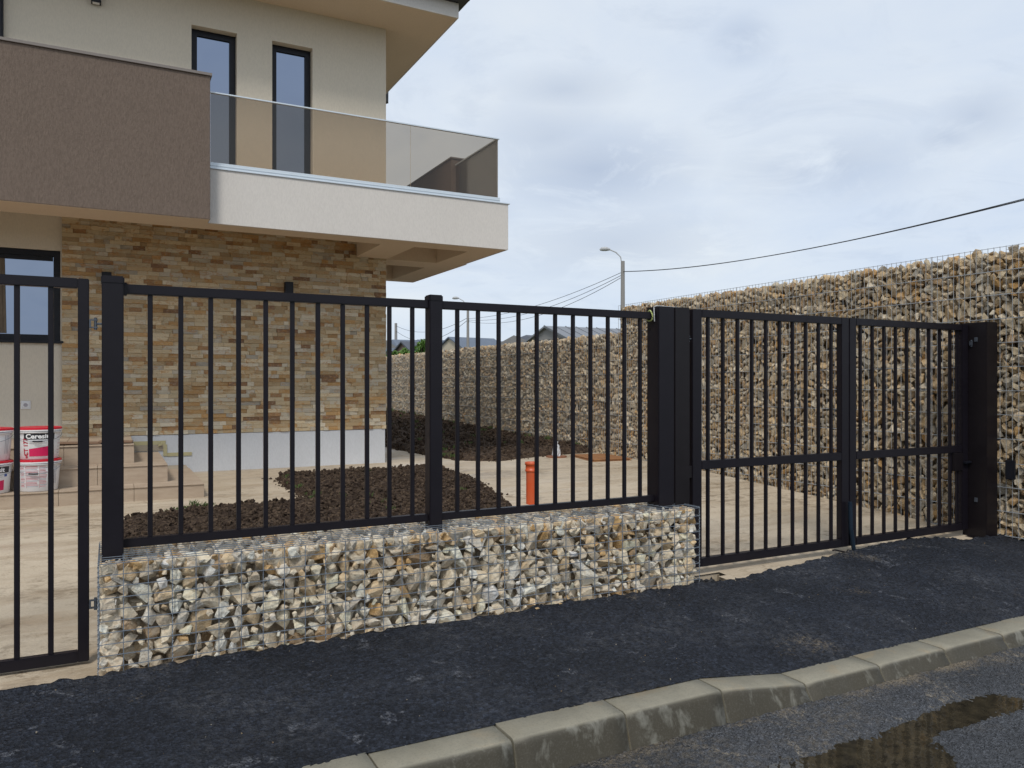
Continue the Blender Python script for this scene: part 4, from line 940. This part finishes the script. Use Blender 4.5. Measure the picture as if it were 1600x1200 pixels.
# ---------------------------------------------------------------- beyond the wall
def at(px_, d, py_=None):
    """a spot at depth d in the direction of pixel column px_"""
    r = (px_ - 800) / 1210 * d; x = 0.4612 * d + 0.8873 * r; y = 0.8873 * d - 0.4612 * r
    return (x, y) if py_ is None else (x, y, 1.285 + (600 - py_) / 1210 * d)
def street_pole(px_, d, py_top, label, arm, rad=.11, lamp=True):
    x, y, zt = at(px_, d, py_top); e = empty('street_lamp' if lamp else 'utility_pole', (x, y, .4), label, 'street lamp' if lamp else 'pole', 'poles along the street behind')
    MB().tube([(0, 0, 0), (0, 0, zt - .4)], [rad * 1.4, rad], 10).build('pole', 'pole_concrete', e)
    if lamp:
        u = Vector((-.8873, .4612, 0)); b = Vector((0, 0, zt - .4)); ln, up = arm
        pts = [b - Vector((0, 0, .5)), b + Vector((0, 0, up * .35)) + u * ln * .12, b + Vector((0, 0, up * .75)) + u * ln * .38, b + Vector((0, 0, up)) + u * ln * .75]
        MB().tube(pts, .035, 6).build('arm', 'lamp_grey', e)
        c = pts[-1]; q = [c - u * .05, c + u * .18 + Vector((0, 0, .03)), c + u * .42 + Vector((0, 0, .02)), c + u * .55 - Vector((0, 0, .02))]
        MB().tube(q, [.06, .13, .12, .05], 10).build('lamp_head', 'lamp_grey', e)
    return Vector((x, y, zt))
t1 = street_pole(973, 45, 408, 'street lamp on a concrete pole above the step of the tall wall', (1.05, .68))
t2 = street_pole(731, 68, 482, 'far street lamp on a thin pole right of the middle fence post', (1.1, .9), .11)
t3 = street_pole(618.5, 92, 505, 'bare utility pole beside the corner of the villa', None, .16, False)
def cable(a, b, sag, r, label, n=24):
    a, b = Vector(a), Vector(b); pts = [a.lerp(b, k / n) - Vector((0, 0, sag * 4 * (k / n) * (1 - k / n))) for k in range(n + 1)]
    tag(MB().tube(pts, r, 4).build('cable', 'cable_black'), label, 'cable', 'overhead cables')
end = at(1820, 17, 255)
cable((t1.x, t1.y, t1.z - .6), end, .55, .021, 'thick overhead cable running from the street lamp to the top right'); cable((t1.x, t1.y, t1.z - .62), (end[0], end[1], end[2] + .05), .57, .012, 'thin overhead cable twisted along the thick one')
for k, (dz, l) in enumerate(((.62, 'upper cable from the near street lamp down to the left'), (.78, 'middle cable from the near street lamp down to the left'), (.9, 'lowest cable from the near street lamp down to the left'))):
    cable((t1.x, t1.y, t1.z - dz), (t2.x, t2.y, t2.z - .9 - .12 * k), .55 + .25 * k, .016, l)
for k, l in enumerate(('upper cable between the two far poles', 'lower cable between the two far poles')):
    cable((t2.x, t2.y, t2.z - .8 - .2 * k), (t3.x, t3.y, t3.z - .3 - .6 * k), 1.0 + .5 * k, .02, l)
cable((t1.x, t1.y, t1.z - 3.5), at(1240, 60, 478), .2, .01, 'faint thin cable passing low behind the tall wall')

def far_house(px_, d, py_apex, run, half, drop, wallm, roofm, label, yaw=0.0, ribs=0, hip=0.0, windows=0):
    """gabled house, ridge along local x starting at the given apex"""
    x, y, zt = at(px_, d, py_apex); e = empty('far_house', (x, y, .4), label, 'house', 'houses beyond the tall wall', yaw); H = zt - .4; ze = H - drop
    m_ = MB(); w_ = half * .9
    m_.box(.25, run - .25, -w_, w_, -.5, ze + .04); m_.poly([(.25, -w_, ze), (.25, w_, ze), (.25, 0, H - .1)]); m_.poly([(run - .25, -w_, ze), (run - .25, 0, H - .1), (run - .25, w_, ze)])
    m_.build('wall', wallm, e)
    m_ = MB()
    for s in (-1, 1):
        a_, b_, c_, d_ = Vector((hip, 0, H)), Vector((run - hip, 0, H)), Vector((run, s * half, ze - .05)), Vector((0, s * half, ze - .05)); dn = Vector((0, 0, -.14))
        m_.poly([a_, b_, c_, d_]); m_.poly([a_ + dn, d_ + dn, c_ + dn, b_ + dn]); m_.poly([d_, c_, c_ + dn, d_ + dn]); m_.poly([a_, d_, d_ + dn, a_ + dn]); m_.poly([b_, b_ + dn, c_ + dn, c_])
    if hip:
        for x0, x1 in ((hip, 0), (run - hip, run)): m_.poly([(x0, 0, H), (x1, -half, ze - .05), (x1, half, ze - .05)])
    rf = m_.build('roof', roofm, e)
    if ribs:
        for k in range(ribs + 1):
            xx = run * k / ribs; q = Vector((xx, 0, H + .02)); q2 = Vector((xx, -half, ze - .03)); MB().tube([q, q2], .05, 4).build('rib', roofm, rf)
    for k in range(windows):
        yy = -w_ * .45 + w_ * .9 * k / max(1, windows - 1); MB().box(.19, .245, yy - .35, yy + .35, ze - 1.2, ze - .2).build('window', 'frame_anthracite', e)
far_house(850, 62, 509, 22, 3.6, 1.15, 'far_wall_grey', 'far_roof_grey', 'grey house with ribbed metal roof just behind the lower stone wall', 0, 22, 0, 2)
far_house(800, 80, 522, 14, 5.5, 1.7, 'far_wall_grey', 'far_roof_dark', 'house with dark roof left of the grey ribbed roof', .25, 0, 2.0)
far_house(700, 85, 526, 6, 4.6, 1.9, 'far_wall_cream', 'far_roof_blue', 'cream gabled house with blue grey roof right of the far street lamp', .12, 0, 0)
far_house(640, 95, 530, 10, 6.5, 1.5, 'far_wall_orange', 'far_roof_blue', 'low orange walled house with blue grey roof behind the middle fence post', 0.0, 0, 1.0)
far_house(742, 100, 532, 12, 5.5, 1.6, 'far_wall_grey', 'far_roof_blue', 'long low roof far away between the cream gable and the dark roof', 0, 0, 1.5)
far_house(600, 88, 530, 10, 5.5, 1.4, 'far_wall_grey', 'far_roof_blue', 'distant blue grey roof beside the bare pole at the villa corner', 0, 0, 1.0)
far_house(626, 75, 533, 2.0, 2.8, 1.3, 'far_wall_brown', 'far_roof_dark', 'small brown gabled house left of the round green tree', .1, 0, 0, 1)
def tree(px_, d, py_top, wpx, label, seed):
    x, y, zt = at(px_, d, py_top); rn = random.Random(seed); W_ = wpx / 1210 * d / 2; H = zt - .4
    e = empty('leafy_tree', (x, y, .4), label, 'tree', 'green trees beyond the wall')
    m_ = MB().tube([(0, 0, 0), (.05, 0, H * .45), (0, .05, H * .8)], [.16, .11, .04], 7)
    for k in range(6): a = k * 1.05; m_.tube([(0, 0, H * (.35 + .06 * k)), (W_ * .6 * math.cos(a), W_ * .6 * math.sin(a), H * (.55 + .07 * k))], [.05, .015], 5)
    m_.build('trunk', 'tree_bark', e)
    m_ = MB(); cl = [(rn.gauss(0, W_ * .42), rn.gauss(0, W_ * .42), H * rn.uniform(.5, .9), W_ * rn.uniform(.28, .5)) for _ in range(16)] + [(0, 0, H * .86, W_ * .36)]
    for _ in range(3600):
        cx, cy, cz, cr = rn.choice(cl); v = Vector((rn.gauss(0, 1), rn.gauss(0, 1), rn.gauss(0, 1))).normalized() * cr * rn.uniform(.6, 1.05)
        c = Vector((cx, cy, cz)) + v; a = Vector((rn.gauss(0, 1), rn.gauss(0, 1), rn.gauss(0, 1))).normalized() * .10; b = a.cross(Vector((rn.gauss(0, 1), rn.gauss(0, 1), 1)).normalized())
        if c.z > H: continue
        m_.poly([c - a, c - b * .6, c + a, c + b * .6])
    m_.build('crown', 'leaf', e)
tree(660, 55, 525, 34, 'round green tree left of the middle fence post', 1)
tree(632, 58, 538, 30, 'low green bush tree between the first two fence bars past the villa', 2)
tree(609, 56, 541, 16, 'small green bush peeking past the villa corner', 3)
